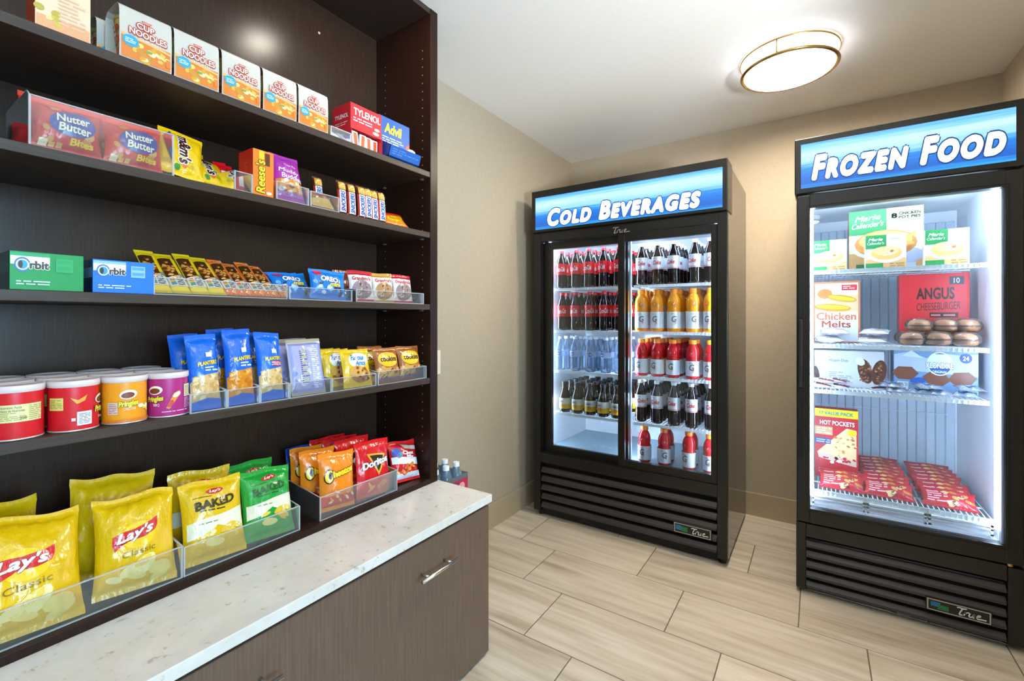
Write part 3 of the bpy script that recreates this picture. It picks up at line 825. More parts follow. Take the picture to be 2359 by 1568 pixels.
for k, (yc, lab) in enumerate(((.397, 'white and orange cup noodle carton, first in its row, after the peach carton'), (.498, 'white and orange cup noodle carton, second in its row of five'),
                               (.601, 'white and orange cup noodle carton, middle one of its row of five'), (.704, 'white and orange cup noodle carton, fourth in its row of five'),
                               (.806, 'white and orange cup noodle carton, last in its row, nearest the red remedy box'))):
    S(kn, 'noodle_carton', lab, 'food carton', 'cup noodle cartons on the top shelf', yc, -1.250, ZS1 + EPS)
S(kn, 'noodle_carton', 'noodle carton in the dark second row behind the first one', 'food carton', 'cup noodle cartons on the top shelf', .385, -1.352, ZS1 + EPS)
def draw_carton(p, w, h):
    p.rect(-w*.48, w*.48, .0, h*.16, '#e0a070').up().blobs(3, 8, -w*.45, -w*.1, h*.05, h*.3, w*.09, h*.04, ['#c9b23a', '#b9a23a', '#e6d27a']).lines(-w*.1, w*.4, h*.1, h*.5, 8, '#e2b08a', 4)
S(box_kit(.081, .065, .15, '#ecc9a6', draw_carton, lambda p, w, h: p.rect(-w*.5, w*.5, 0, h, '#b8431e')), 'soup_carton', 'pale peach carton with rust red side, at the gap before the noodle cartons', 'food carton', None, .262, -1.250, ZS1 + EPS)

# remedies
def tylenol_kit():
    w, d, h = .128, .10, .142
    red = C('#c8202c', .4)
    mb = MB().box(-w/2, w/2, .004, d, h*.40, h, red, .0012).box(-w/2, -w/2+.002, .0, d, 0, h*.40, red).box(w/2-.002, w/2, 0, d, 0, h*.40, red).box(-w/2, w/2, d-.002, d, 0, h*.4, red).box(-w/2, w/2, 0, d, 0, .002, red)
    p = Print()
    p.rect(-w*.49, w*.49, h*.40, h*.99, '#c8202c').up().text('TYLENOL', w*.02, h*.82, w*.86, h*.17, '#f4f0ee', 0, .03, caps=False)
    p.lines(-w*.42, w*.18, h*.58, h*.70, 2, '#f2dcd8', 3).ell(w*.34, h*.58, w*.09, h*.035, '#f6efe8').ell(w*.30, h*.48, w*.11, h*.04, '#e8b8a8')
    kit = [('dispenser', mb.mesh('dispenser'), []), ('front_print', p.mesh('front_print', lambda u, v, o: (u, .004 - o, v)), [])]
    q = Print(); q.text('TYLENOL', 0, h*.72, d*.7, h*.10, '#f0e0dc', 0, .02).lines(-d*.35, d*.3, h*.5, h*.6, 2, '#e0b0a8', 5)
    kit.append(('side_print', q.mesh('side_print', flat_left(w, d)), []))
    for k, (x, a) in enumerate(((-.040, 14), (-.012, -6), (.018, 3), (.045, -2))):
        m = MB().box(-.013, .013, .006 + .004*k, .016 + .004*k, .002, .052, C(['#e8e6e2', '#d8d4ce', '#f2f0ee', '#ece8e4'][k], .35), .003)
        m.box(-.006, .006, .0050 + .004*k, .0062 + .004*k, .006, .046, C('#d8622a', .4))
        ca, sa = math.cos(R(a)), math.sin(R(a))
        m.v = [(x + vx*ca - vz*sa*.5, vy, vz + abs(vx)*sa*.0) for vx, vy, vz in m.v]
        kit.append(('pill_sachet', m.mesh('pill_sachet'), []))
    return kit
S(tylenol_kit(), 'pain_reliever_box', 'red dispenser box of headache sachets with big white lettering', 'medicine box', None, 1.012, -1.262, ZS1 + EPS)
def advil_kit():
    w, d, h = .146, .085, .158
    blue = C('#1e5aa8', .4)
    mb = MB().box(-w/2, w/2, .028, d, 0, h, blue, .0012)
    tray = MB().prism([(.028, 0), (-.022, .004), (-.034, .038), (-.032, .039), (-.020, .006), (.028, .003)], -w/2, w/2, blue)
    for x in (-w/2, w/2 - .0015): tray.prism([(.028, 0), (-.022, .004), (-.034, .038), (.028, .070)], x, x + .0015, C('#27408f', .4))
    p = Print(); p.text('Advil', -w*.06, h*.76, w*.56, h*.24, '#f2d22a', .12, .04)
    p.lines(-w*.40, w*.28, h*.42, h*.58, 3, '#e6eef6', 3).poly([(w*.25, h*.25), (w*.48, h*.30), (w*.48, h*.6), (w*.38, h*.5)], '#d8622a')
    q = Print(); q.lines(-w*.42, w*.42, .010, .032, 3, '#5b86c4', 7)
    kit = [('dispenser', mb.mesh('dispenser'), []), ('tray', tray.mesh('tray'), []), ('front_print', p.mesh('front_print', lambda u, v, o: (u, .028 - o, v)), []),
           ('tray_print', q.mesh('tray_print', lambda u, v, o: (u, -.022 - .012*(v-.004)/.034 - o, v)), [])]
    for k in range(6):
        x = -.05 + k * .017
        kit.append(('pill_sachet', MB().box(x - .006, x + .006, .002 + .001*k, .010 + .001*k, .008, .046, C(['#26508f', '#dfe6ec'][k % 2], .35), .002).mesh('pill_sachet'), []))
    kit.append(('cotton_ball', MB().lathe([(.004, .020), (.017, .026), (.021, .038), (.018, .051), (.008, .058)], C('#f4f2ee', .8), 16, (w/2 - .028, -.004)).mesh('cotton_ball'), []))
    return kit
S(advil_kit(), 'pain_reliever_box', 'blue dispenser box with yellow lettering and an open front tray', 'medicine box', None, 1.158, -1.262, ZS1 + EPS)
S(bin_kit(.075, .12, .030, .062, .35), 'acrylic_bin', 'small clear acrylic bin left of the red remedy box', 'display bin', 'clear acrylic bins', .903, -1.252, ZS1 + EPS)
S(bag_kit(.058, .085, .022, '#dfe2ea', lambda p, w, h: p.rect(-w*.4, w*.4, h*.35, h*.6, '#2f4fa8').up().lines(-w*.4, w*.4, h*.65, h*.8, 2, '#6f7fb8', 3), 5, wr=.8), 'tissue_packet', 'small white and blue packet leaning in the small bin by the red remedy box', 'packet', None, .905, -1.275, ZS1 + .004, 52)

# --- second shelf: candy
S(bin_kit(.238, .20, .098, .11, .9), 'acrylic_bin', 'long clear acrylic bin full of red peanut cookie bags', 'display bin', 'clear acrylic bins', .333, -1.256, ZS2 + EPS)
def draw_nutter(p, w, h):
    p.blobs(4, 5, -w*.42, w*.42, h*.12, h*.85, w*.09, w*.08, ['#d89a4a', '#e2ae62', '#c98a3c'])
    p.up().ell(w*.06, h*.56, w*.36, h*.26, '#3c4ba0', 8)
    p.up().text('Nutter', w*.06, h*.65, w*.5, h*.17, '#f4ecd8', .1, .03, skew=-.02, outline='#26357e', ow=.05)
    p.text('Butter', w*.08, h*.46, w*.5, h*.17, '#f4ecd8', .1, .03, skew=-.02, outline='#26357e', ow=.05)
    p.text('Bites', w*.18, h*.22, w*.36, h*.12, '#f2c81e', .1, .04)
    p.rect(-w*.42, -w*.30, h*.08, h*.2, '#e6dcb0').rect(-w*.28, -w*.2, h*.09, h*.16, '#e6b060').rect(-w*.18, -w*.1, h*.09, h*.16, '#e6b060')
kb = bag_kit(.108, .108, .045, '#cf2f26', draw_nutter, 11, seal_mat=C('#d83a2c', .3), wr=1.2)
kbt = bag_kit(.108, .136, .040, '#c8241e', draw_nutter, 13, seal_mat=C('#d83a2c', .3), wr=1.4)
for yc, xc, ti, ya, lab in ((.275, -1.292, 8, 0, 'red peanut butter cookie bag facing out, beside the loose red bags'), (.385, -1.292, 8, 0, 'red peanut butter cookie bag facing out, beside the yellow candy'),
                         (.272, -1.352, 8, 4, 'red peanut butter cookie bag standing behind the two front ones, by the loose red bags'), (.384, -1.352, 8, -4, 'red peanut butter cookie bag standing behind the two front ones, by the yellow candy')):
    S(kb if xc > -1.3 else kbt, 'cookie_bag', lab, 'snack bag', 'red cookie bags in the long bin', yc, xc, ZS2 + .003, ti, ya, 0, (-1.2635, .098) if xc > -1.3 else None)
kl = bag_kit(.085, .115, .035, '#c41f22', None, 21, wr=1.4)
S(kl, 'cookie_bag', 'plain red candy bag lying loose beside the cookie bin', 'snack bag', None, .188, -1.400, ZS2 + .001, 24, 66)
S(kl, 'cookie_bag', 'plain red candy bag propped up behind the loose one, beside the cookie bin', 'snack bag', None, .175, -1.49, ZS2 + .001, 12, 40)
def draw_mm(p, w, h):
    p.blobs(6, 16, -w*.42, w*.42, h*.12, h*.40, w*.075, w*.07, ['#e8c21a', '#cfa818', '#3f8f3a', '#d8622a', '#c9a21a', '#f0d84a'])
    p.up().text("m&m's", w*.02, h*.55, h*.64, w*.30, '#4a1e12', 0, .04, rot=-90, outline='#f2eee6', ow=.07)
kmm = bag_kit(.098, .135, .034, '#f0c010', draw_mm, 31, wr=1.1)
for yc, xc, ti, ya, ro, lab in ((.478, -1.282, 24, 0, 8, 'yellow candy bag with brown lettering leaning against the red cookie bin'), (.552, -1.290, 48, 4, 6, 'yellow candy bag slumped between two other yellow candy bags'),
                            (.545, -1.425, 14, 10, 5, 'yellow candy bag turned half sideways next to the red wafer packets')):
    S(kmm, 'candy_bag', lab, 'candy bag', 'yellow candy bags', yc, xc, ZS2 + .004, ti, ya, ro)
S(bin_kit(.046, .16, .050, .060, .3), 'acrylic_bin', 'narrow clear acrylic bin around the red wafer packets', 'display bin', 'clear acrylic bins', .607, -1.252, ZS2 + EPS)
kred = bag_kit(.032, .10, .016, '#d4161c', lambda p, w, h: p.rect(-w*.2, w*.2, h*.3, h*.7, '#e8e0d0'), 41, wr=.8)
for k, (yc, xc, ti, ro, lab) in enumerate(((.636, -1.37, 18, -4, 'red wafer packet upright beside the orange candy box'), (.614, -1.335, 24, -8, 'red wafer packet leaning in the middle of three'), (.600, -1.37, 34, -14, 'red wafer packet leaning furthest over, by the yellow candy'))):
    S(kred, 'wafer_packet', lab, 'candy packet', 'red wafer packets', yc, xc, ZS2 + .004, ti, 0, ro)
def draw_reese(p, w, h):
    p.rect(-w*.22, w*.02, h*.80, h*.98, '#f0c41e').rect(w*.06, w*.30, h*.68, h*.95, '#5a2a14')
    p.up().text("Reese's", -w*.16, h*.42, h*.72, w*.46, '#f4cc1e', .12, .03, rot=90, outline='#5a2408', ow=.05)
    p.lines(w*.18, w*.26, h*.15, h*.55, 10, '#e8b81e', 3).ell(w*.26, h*.08, w*.13, h*.035, '#f2e6d0')
S(box_kit(.056, .075, .124, '#f07a14', draw_reese, lambda p, w, h: p.rect(-w*.5, w*.5, 0, h, '#c8281c').up().text("Reese's", 0, h*.5, h*.5, w*.3, '#d8502a', .1, .02, rot=90)), 'candy_box', 'upright orange candy box with yellow lettering running up it', 'candy box', None, .660, -1.254, ZS2 + EPS)
def draw_purple(p, w, h):
    rnd = random.Random(8)
    p.rect(-w*.48, w*.48, h*.10, h*.42, '#d88a3c').up().blobs(9, 24, -w*.42, w*.42, h*.12, h*.40, w*.10, w*.08, ['#e8b878', '#8a4a1c', '#f2e2c0', '#c8763a', '#b8c8dc'])
    p.rect(-w*.48, w*.48, h*.09, h*.17, '#a868b8')
    p.text('Muddy', -w*.02, h*.58, w*.72, h*.11, '#f2e6f4', .12, .02, skew=-.1).text('Buddies', w*.06, h*.47, w*.76, h*.10, '#f2e6f4', .12, .02, skew=-.1)
    p.text('Chex Mix', w*.05, h*.73, w*.42, h*.06, '#f2e6f4', 0, .01, skew=-.1)
S(bag_kit(.085, .148, .040, '#b03aa6', draw_purple, 51), 'snack_bag', 'bright purple snack mix bag beside the orange candy box', 'snack bag', None, .743, -1.290, ZS2 + .003, 18, -2, 0, (-1.2575, .05))
S(bin_kit(.098, .16, .050, .060, .3), 'acrylic_bin', 'narrow clear acrylic bin around the purple snack bag', 'display bin', 'clear acrylic bins', .742, -1.250, ZS2 + EPS)
S(bin_kit(.098, .16, .046, .060, .3), 'acrylic_bin', 'narrow clear acrylic bin left of the nougat bars, with a gold bag in it', 'display bin', 'clear acrylic bins', .845, -1.250, ZS2 + EPS)
S(bag_kit(.080, .080, .040, '#9a5a24', lambda p, w, h: p.blobs(3, 14, -w*.4, w*.4, h*.3, h*.85, w*.12, w*.1, ['#7a3a18', '#c88a3a', '#e08a7a', '#5a2a12']).up().rect(-w*.48, w*.48, h*.08, h*.36, '#d8b060'), 61), 'snack_bag', 'small brown and gold nut bag slumped in a narrow bin left of the nougat bars', 'snack bag', None, .845, -1.285, ZS2 + .003, 42, 0, 0, (-1.2575, .046))
def draw_snick(p, w, h):
    p.rect(-w*.47, w*.47, h*.06, h*.70, '#f0eef2').up().rect(-w*.47, -w*.36, h*.06, h*.70, '#c42a30').rect(w*.36, w*.47, h*.06, h*.70, '#c42a30')
    p.text('SNICKERS', 0, h*.38, h*.60, w*.50, '#27489c', .25, .04, rot=90)
    p.rect(-w*.40, w*.46, h*.72, h*.93, '#d8922a').blobs(2, 6, -w*.3, w*.3, h*.74, h*.92, w*.14, w*.12, ['#e8b45a', '#7a3f16', '#f0cc80'])
ks = bag_kit(.031, .112, .024, '#5a2716', draw_snick, 71, seal=.006, wr=.35, puff=.16, edge=5, pinch=.02, nu=10, nv=18)
for k, (yc, xc, dz) in enumerate(((.878, -1.335, .012), (.921, -1.272, 0), (.957, -1.272, 0), (.997, -1.272, .001), (1.020, -1.268, 0), (1.050, -1.272, 0), (1.080, -1.270, 0))):
    lab = ['brown nougat bar raised behind the row, by the gold nut bag', 'brown nougat bar first in the front row, beside the gold nut bag', 'brown nougat bar second in the front row from the gold nut bag', 'brown nougat bar third in the front row, touching its neighbour', 'brown nougat bar fourth in the front row, squeezed against the third', 'brown nougat bar fifth in the front row from the gold nut bag', 'brown nougat bar last in the front row, beside the orange packets'][k]
    S(ks, 'chocolate_bar', lab, 'candy bar', 'nougat bars standing in a row', yc, xc, ZS2 + .002 + dz, 7, -6)
def draw_orange(p, w, h): p.ell(0, h*.5, w*.38, h*.2, '#f2c41a', 6).up().text("Reese's", 0, h*.5, w*.6, h*.2, '#e89a10', .1, .04, outline='#c85a10', ow=.03)
ko = bag_kit(.110, .075, .022, '#f08414', draw_orange, 81, seal_mat=C('#c8281c', .3))
for yc, xc, ti, ya, lab in ((1.165, -1.278, 42, 0, 'orange and yellow peanut cup packet at the shelf edge beside the nougat bars'), (1.215, -1.345, 56, 12, 'orange peanut cup packet lying back against the side panel')):
    S(ko, 'candy_packet', lab, 'candy packet', 'orange peanut cup packets', yc, xc, ZS2 + .004, ti, ya)
S(bag_kit(.100, .080, .022, '#c41c18', None, 82), 'candy_packet', 'plain red candy packet wedged behind the orange peanut cup packets', 'candy packet', None, 1.225, -1.42, ZS2 + .004, 50, 0)

# --- third shelf: gum, bars, small cookie bags
def draw_orbit(main, pale):
    def f(p, w, h):
        p.rect(-w*.49, w*.02, h*.66, h*.96, '#e9f0ee').up().rect(-w*.49, w*.02, h*.88, h*.96, pale)
        p.ell(-w*.34, h*.66, w*.105, h*.19, '#2f6fc0').up().ell(-w*.34, h*.66, w*.085, h*.15, '#dff0fa').up().ell(-w*.34, h*.66, w*.065, h*.115, '#3a98dc').ell(-w*.365, h*.66, w*.03, h*.10, '#3a2a1e')
        p.text('rbit', -w*.12, h*.66, w*.26, h*.22, '#4a3a30', 0, .04, outline='#f0f4f2', ow=.05)
        p.rect(w*.10, w*.34, h*.50, h*.86, pale).up().rect(w*.12, w*.32, h*.74, h*.83, main).rect(w*.12, w*.32, h*.56, h*.66, main)
        p.lines(-w*.42, w*.10, h*.12, h*.26, 2, '#cfe6da', 3)
    return f
S(box_kit(.104, .085, .073, '#179046', draw_orbit('#1d9a4c', '#2f9f62'), lambda p, w, h: p.rect(-w*.5, w*.5, 0, h, '#142018').up().rect(-w*.5, w*.5, h*.45, h*.75, '#33463a'), bev=.001), 'gum_box', 'green chewing gum display box with white logo band', 'gum box', None, .241, -1.256, ZS3 + EPS)
S(box_kit(.106, .085, .070, '#1a70d2', draw_orbit('#5a9ae2', '#8abcee'), lambda p, w, h: p.rect(-w*.5, w*.5, 0, h, '#152a52').up().rect(-w*.5, w*.5, h*.45, h*.75, '#5f86a8'), bev=.001), 'gum_box', 'blue chewing gum display box with white logo band', 'gum box', None, .360, -1.256, ZS3 + EPS)
def draw_kind(main, dots):
    def f(p, w, h):
        p.rect(-w*.48, w*.48, h*.28, h*.82, '#4a2c12').up().blobs(7, 26, -w*.40, w*.18, h*.32, h*.80, w*.16, w*.13, ['#c8843a', '#8a4a1c', '#e0b46a', '#5a2e10', '#d89a4a'])
        p.up().rect(w*.20, w*.48, h*.42, h*.82, main).rect(w*.20, w*.48, h*.26, h*.42, '#8a8580').rect(-w*.48, w*.48, h*.13, h*.33, '#e9e7e2')
        p.up().text('KIND', w*.10, h*.23, h*.17, w*.40, '#4a4440', 0, .02, rot=90)
        for k, c in enumerate(('#3f86b8', '#4a9a4a', '#d8c02a', '#e0702a', '#d83a2a')): p.rect(-w*.42, -w*.16, h*(.15 + k*.032), h*(.15 + k*.032 + .03), c)
        if dots:
            p.blobs(12, 30, -w*.45, w*.45, h*.02, h*.13, w*.06, w*.05, ['#f2b890', '#f08a4a', '#f6d2b0']).blobs(13, 30, -w*.45, w*.45, h*.84, h*.97, w*.06, w*.05, ['#f2b890', '#f6d2b0', '#e0582a'])
    return f
kk1 = bag_kit(.0395, .168, .018, '#e6c61c', draw_kind('#e6c61c', False), 91, seal=.014, wr=.4, puff=.2, edge=4, pinch=.02, nu=12, nv=26)
kk2 = bag_kit(.0365, .160, .018, '#ec7a2c', draw_kind('#d8702a', True), 92, seal=.014, wr=.4, puff=.2, edge=4, pinch=.02, nu=12, nv=26)
for k in range(4):
    S(kk1, 'granola_bar', ['yellow nut bar nearest the blue gum box', 'yellow nut bar second from the blue gum box', 'yellow nut bar third from the blue gum box', 'yellow nut bar next to the orange dotted bars'][k], 'granola bar', 'yellow nut bars in the wide bin', .441 + k*.0405, -1.286, ZS3 + .006, 49 + (k % 2)*2, 0, 0)
for k in range(4):
    S(kk2, 'granola_bar', ['orange dotted nut bar next to the yellow ones', 'orange dotted nut bar second from the yellow ones', 'orange dotted nut bar third from the yellow ones', 'orange dotted nut bar nearest the blue mini cookie bags'][k], 'granola bar', 'orange nut bars in the wide bin', .6005 + k*.0358, -1.286, ZS3 + .006, 50 + (k % 2)*3, 0, 0)
S(bin_kit(.318, .17, .040, .045, .3), 'acrylic_bin', 'wide clear acrylic bin of yellow and orange nut bars', 'display bin', 'clear acrylic bins', .571, -1.258, ZS3 + EPS)
def draw_oreo(p, w, h):
    p.blobs(8, 14, -w*.42, w*.42, h*.10, h*.55, w*.07, w*.06, ['#8cc4ea', '#2a3448', '#cfe4f4', '#5aa4dc'])
    p.up().text('OREO', -w*.02, h*.64, w*.5, h*.19, '#f2f6fa', .1, .05, skew=-.03, outline='#12459a', ow=.06)
    p.text('mini', w*.14, h*.45, w*.32, h*.14, '#f0c838', .1, .05, outline='#12459a', ow=.04)
    p.poly([(-w*.40, h*.94), (-w*.2, h*.94), (-w*.2, h*.82), (-w*.30, h*.74), (-w*.40, h*.82)], '#d8384a')
kor = bag_kit(.118, .098, .044, '#1c7fdc', draw_oreo, 101, wr=1.2)
for yc, xc, ti, ya, ro, lab in ((.872, -1.286, 12, -8, 2, 'blue mini cookie bag facing out nearest the red cookie packs'), (.802, -1.338, 30, 0, -3, 'blue mini cookie bag leaning back beside the orange nut bars'), (.806, -1.396, 24, 0, -3, 'blue mini cookie bag half hidden behind the leaning one')):
    S(kor, 'cookie_bag', lab, 'snack bag', 'blue mini cookie bags', yc, xc, ZS3 + .003, ti, ya, ro, (-1.2595, .036) if xc > -1.31 else None)
S(bin_kit(.212, .17, .036, .045, .3), 'acrylic_bin', 'clear acrylic bin of blue mini cookie bags', 'display bin', 'clear acrylic bins', .838, -1.252, ZS3 + EPS)
def draw_gram(cookie):
    def f(p, w, h):
        p.rect(-w*.49, w*.49, h*.06, h*.84, '#e8e0da').up().ell(0, h*.36, w*.42, h*.30, cookie).up()
        p.blobs(3, 20, -w*.34, w*.34, h*.14, h*.58, w*.05, w*.045, ['#6a4a3a', '#8a6a58', '#b89a88', '#d8c4b4'])
        p.text("Grandma's", 0, h*.72, w*.78, h*.13, '#c8282c', .15, .03)
    return f
kg1 = bag_kit(.092, .104, .030, '#c62330', draw_gram('#9a8284'), 111, wr=1.0)
kg2 = bag_kit(.092, .104, .030, '#c8923a', draw_gram('#b88a5a'), 112, wr=1.0)
S(kg1, 'cookie_pack', 'red topped single cookie pack beside the blue mini cookie bags', 'cookie pack', 'single cookie packs in the end bin', 1.012, -1.292, ZS3 + .005, 10, -10)
S(kg2, 'cookie_pack', 'gold topped single cookie pack between two red topped ones', 'cookie pack', 'single cookie packs in the end bin', 1.105, -1.290, ZS3 + .005, 10, -6)
S(kg1, 'cookie_pack', 'red topped single cookie pack nearest the shelf side panel', 'cookie pack', 'single cookie packs in the end bin', 1.200, -1.292, ZS3 + .005, 10, -4)
S(kg1, 'cookie_pack', 'red topped single cookie pack in the back of the end bin by the side panel', 'cookie pack', 'single cookie packs in the end bin', 1.215, -1.37, ZS3 + .005, 14, 0)
S(bag_kit(.092, .112, .028, '#8a4a22', None, 113), 'cookie_pack', 'brown cookie pack peeking out behind the blue mini cookie bags', 'cookie pack', None, 1.018, -1.375, ZS3 + .005, 12, 0)
S(bin_kit(.308, .17, .040, .05, .3), 'acrylic_bin', 'clear acrylic bin of single cookie packs next to the side panel', 'display bin', 'clear acrylic bins', 1.114, -1.252, ZS3 + EPS)

# --- fourth shelf: chip tins, nut bags, cookies
def can_kit(main, draw, seed, turn=0.0):
    r, h = .0395, .103
    kit = [('can', MB().lathe([(.0375, 0), (.039, .001), (r, .003), (r, h - .012)], C(main, .35), 40).mesh('can'), [])]
    kit.append(('base_rim', MB().lathe([(r - .001, 0), (r + .0006, .0005), (r + .0006, .003), (r, .0035)], C('#e2d8d2', .3, .6), 40).mesh('base_rim'), []))
    kit.append(('lid', MB().lathe([(r + .0004, h - .013), (r + .0016, h - .012), (r + .0020, h - .006), (r + .0016, h), (r - .002, h + .0005), (r - .004, h - .002), (.004, h - .002)], C('#e0cfcb', .35), 40).mesh('lid'), []))
    p = Print(); draw(p)
    kit.append(('wrap_print', p.mesh('wrap_print', lambda u, v, o: ((r + o) * math.sin(u / r + turn), -(r + o) * math.cos(u / r + turn), v), (.005, 0), .0008), []))
    return kit
def pringles_logo(p, x, y, dark):
    p.ell(x, y + .034, .0155, .010, '#f2e8da', 6).up().ell(x - .001, y + .0325, .0115, .0065, '#7a3a1c', 6).up()
    p.text('Pringles', x, y + .013, .034, .016, '#e8d63a', .12, .05, skew=.10, outline=dark, ow=.06)
def draw_red_back(p):
    p.rect(-.028, .034, .035, .068, '#e2d89a').up().text('Nutrition Facts', -.012, .063, .028, .0045, '#5a4a1a').text('Datos de Nutricion', -.010, .057, .032, .0045, '#5a4a1a').lines(-.026, .010, .038, .054, 5, '#a8a060', 3).lines(.012, .033, .037, .066, 8, '#b0a468', 5).text('200', .004, .042, .009, .005, '#4a3f1a')
    p.poly([(-.060, .020), (-.036, .050), (-.033, .047), (-.050, .018)], '#f08a2a')
def draw_red_turn(p):
    p.rect(-.050, -.024, .045, .070, '#d8d070').up().lines(-.048, -.026, .048, .067, 6, '#a89a3a', 3)
    p.rect(-.004, .020, .012, .040, '#e6dedc').up().lines(-.001, .017, .015, .037, 7, '#8a8488', 4).rect(-.012, -.006, .022, .028, '#e0c8c0')
    p.poly([(-.014, .070), (-.002, .064), (.012, .074), (.008, .062), (-.004, .056)], '#f0a03a')
    pringles_logo(p, .043, .028, '#3a6a1a')
    p.text('Original', .045, .024, .022, .007, '#f4f0e0')
def draw_yellow(p):
    pringles_logo(p, -.004, .030, '#4a6a1a'); p.text('CHEDDAR', -.002, .033, .020, .006, '#f6e8c8').blobs(3, 9, .018, .034, .026, .040, .006, .004, ['#f2d84a', '#f8f0d0', '#e8b82a'])
    p.rect(-.040, -.022, .022, .048, '#d8b8b0').lines(-.039, -.023, .024, .046, 6, '#a87a6a', 3).rect(-.05, .05, .004, .010, '#d87a1c')
def draw_bbq(p):
    pringles_logo(p, -.038, .030, '#3a4a12'); p.text('BBQ', -.034, .030, .012, .007, '#f2e0ea')
    p.poly([(-.016, .022), (-.010, .020), (.012, .054), (.010, .062), (-.002, .056)], '#e88a2a').up().ell(.004, .052, .009, .005, '#f4d8c0', 35).ell(-.008, .032, .005, .009, '#c8322a', -25).lines(-.024, .030, .012, .016, 1, '#e8c8dc', 2)
    p.rect(.020, .042, .045, .074, '#e6dcb8').up().lines(.022, .040, .047, .072, 7, '#9a8a5a', 6).lines(.020, .042, .018, .043, 8, '#d8a8c4', 8)
kr1 = can_kit('#d41a24', draw_red_back, 1); kr2 = can_kit('#d41a24', draw_red_turn, 2); ky = can_kit('#f29a1a', draw_yellow, 3); kq = can_kit('#b02a78', draw_bbq, 4)
XCAN = -1.250 - .042
for kit, yc, lab in ((kr1, .202, 'red short chip can showing a cream facts panel'), (kr2, .286, 'red short chip can showing a white barcode and part of its logo'), (ky, .370, 'orange short chip can with a white oval logo'), (kq, .452, 'magenta short chip can at the end of its row by the blue nut bags')):
    S(kit, 'chip_can', lab, 'chip can', 'short chip cans in the front row', yc, XCAN, ZS4 + EPS)
S(kr1, 'chip_can', 'red short chip can cut off by the others, away from the nut bags', 'chip can', 'short chip cans in the front row', .117, XCAN, ZS4 + EPS)
for r_, xc in ((1, XCAN - .086), (2, XCAN - .172)):
    for k, kit in enumerate((kr1, kr2, ky, kq)):
        S(kit, 'chip_can', 'chip can showing only its lid, ' + ['directly', 'two rows'][r_ - 1] + ' behind the ' + ['red can with the facts panel', 'red can with the barcode', 'orange can', 'magenta can'][k], 'chip can', 'chip cans behind the front row', .202 + k*.084, xc, ZS4 + EPS)
def draw_plant(nuts, second, band):
    def f(p, w, h):
        p.poly([(-w*.49, h*.10), (-w*.49, h*.36), (-w*.2, h*.44), (w*.2, h*.46), (w*.49, h*.48), (w*.49, h*.12), (0, h*.15)], second)
        p.up().blobs(4, 46, -w*.42, w*.42, h*.15, h*.43, w*.10, w*.075, nuts)
        p.up().text('PLANTERS', w*.06, h*.60, w*.66, h*.055, '#f0cc2a', 0, .05, skew=.08, outline='#8a6a10', ow=.03)
        p.lines(-w*.05, w*.4, h*.49, h*.56, 2, '#e8f0f8', 3).rect(w*.02, w*.22, h*.68, h*.74, '#e6eef4')
        if band: p.rect(-w*.02, w*.44, h*.49, h*.56, '#c8283a').up().lines(.0, w*.4, h*.50, h*.55, 2, '#f4e0e0', 5)
    return f
N1 = ['#e2c088', '#d2a868', '#f0d8a8', '#c89a58']; N2 = ['#e89a2a', '#d8821c', '#f0b44a', '#c8701a']
kp1 = bag_kit(.071, .190, .042, '#1a6ad8', draw_plant(N1, '#d8b47a', False), 121, seal=.014, wr=.9)
kp2 = bag_kit(.071, .200, .042, '#1a64d2', draw_plant(N2, '#d8862a', False), 122, seal=.014, wr=.9)
kp3 = bag_kit(.071, .190, .042, '#1a6ad8', draw_plant(N1, '#dcb878', True), 123, seal=.014, wr=.9)
for kit, yc, xc, ti, ya, lab in ((kp1, .526, -1.296, 11, 0, 'blue bag of pale salted peanuts next to the magenta chip can'), (kp1, .525, -1.362, 12, 2, 'blue bag of pale salted peanuts standing behind another right by the chip cans'),
                               (kp2, .6095, -1.296, 9, 0, 'blue bag of orange roasted peanuts, the tallest of the nut bags'), (kp2, .609, -1.362, 8, 0, 'blue bag of orange roasted peanuts standing behind another of its kind'),
                               (kp3, .692, -1.296, 10, 0, 'blue bag of pale cashews with a red flavour band'), (kp3, .692, -1.362, 12, 0, 'blue bag of pale cashews standing behind another of its kind')):
    S(kit, 'nut_bag', lab, 'snack bag', 'blue nut bags', yc, xc, ZS4 + .003, ti, ya, 0, (-1.2625, .046) if xc > -1.32 else None)
for yc, wd, lab in ((.526, .083, 'narrow clear acrylic bin of pale salted peanut bags'), (.6095, .082, 'narrow clear acrylic bin of orange roasted peanut bags'), (.692, .081, 'narrow clear acrylic bin of cashew bags')):
    S(bin_kit(wd, .17, .046, .06, .3), 'acrylic_bin', lab, 'display bin', 'clear acrylic bins', yc, -1.255, ZS4 + EPS)
def draw_lav(p, w, h):
    p.rect(-w*.46, w*.46, h*.05, h*.92, '#8f94cc').up().rect(-w*.40, w*.40, h*.08, h*.88, '#a9a8d8').up()
    p.blobs(3, 26, -w*.4, w*.4, h*.1, h*.86, w*.07, w*.06, ['#e6e4ee', '#c9c6e4', '#7f86c4', '#d8d6ea'])
    p.lines(-w*.20, w*.02, h*.2, h*.8, 16, '#4a4a8a', 5).lines(w*.12, w*.36, h*.14, h*.82, 20, '#e4e2f0', 7)
    p.up()
    for k in range(6): p.rect(-w*.16, w*.0, h*(.24 + k*.10), h*(.30 + k*.10), '#b4ae9a')
kv = bag_kit(.108, .168, .020, '#b9b8c2', draw_lav, 131, seal=.014, wr=.4, puff=.2, edge=5, pinch=.02, seal_mat=C('#b8b2a4', .25, .4))
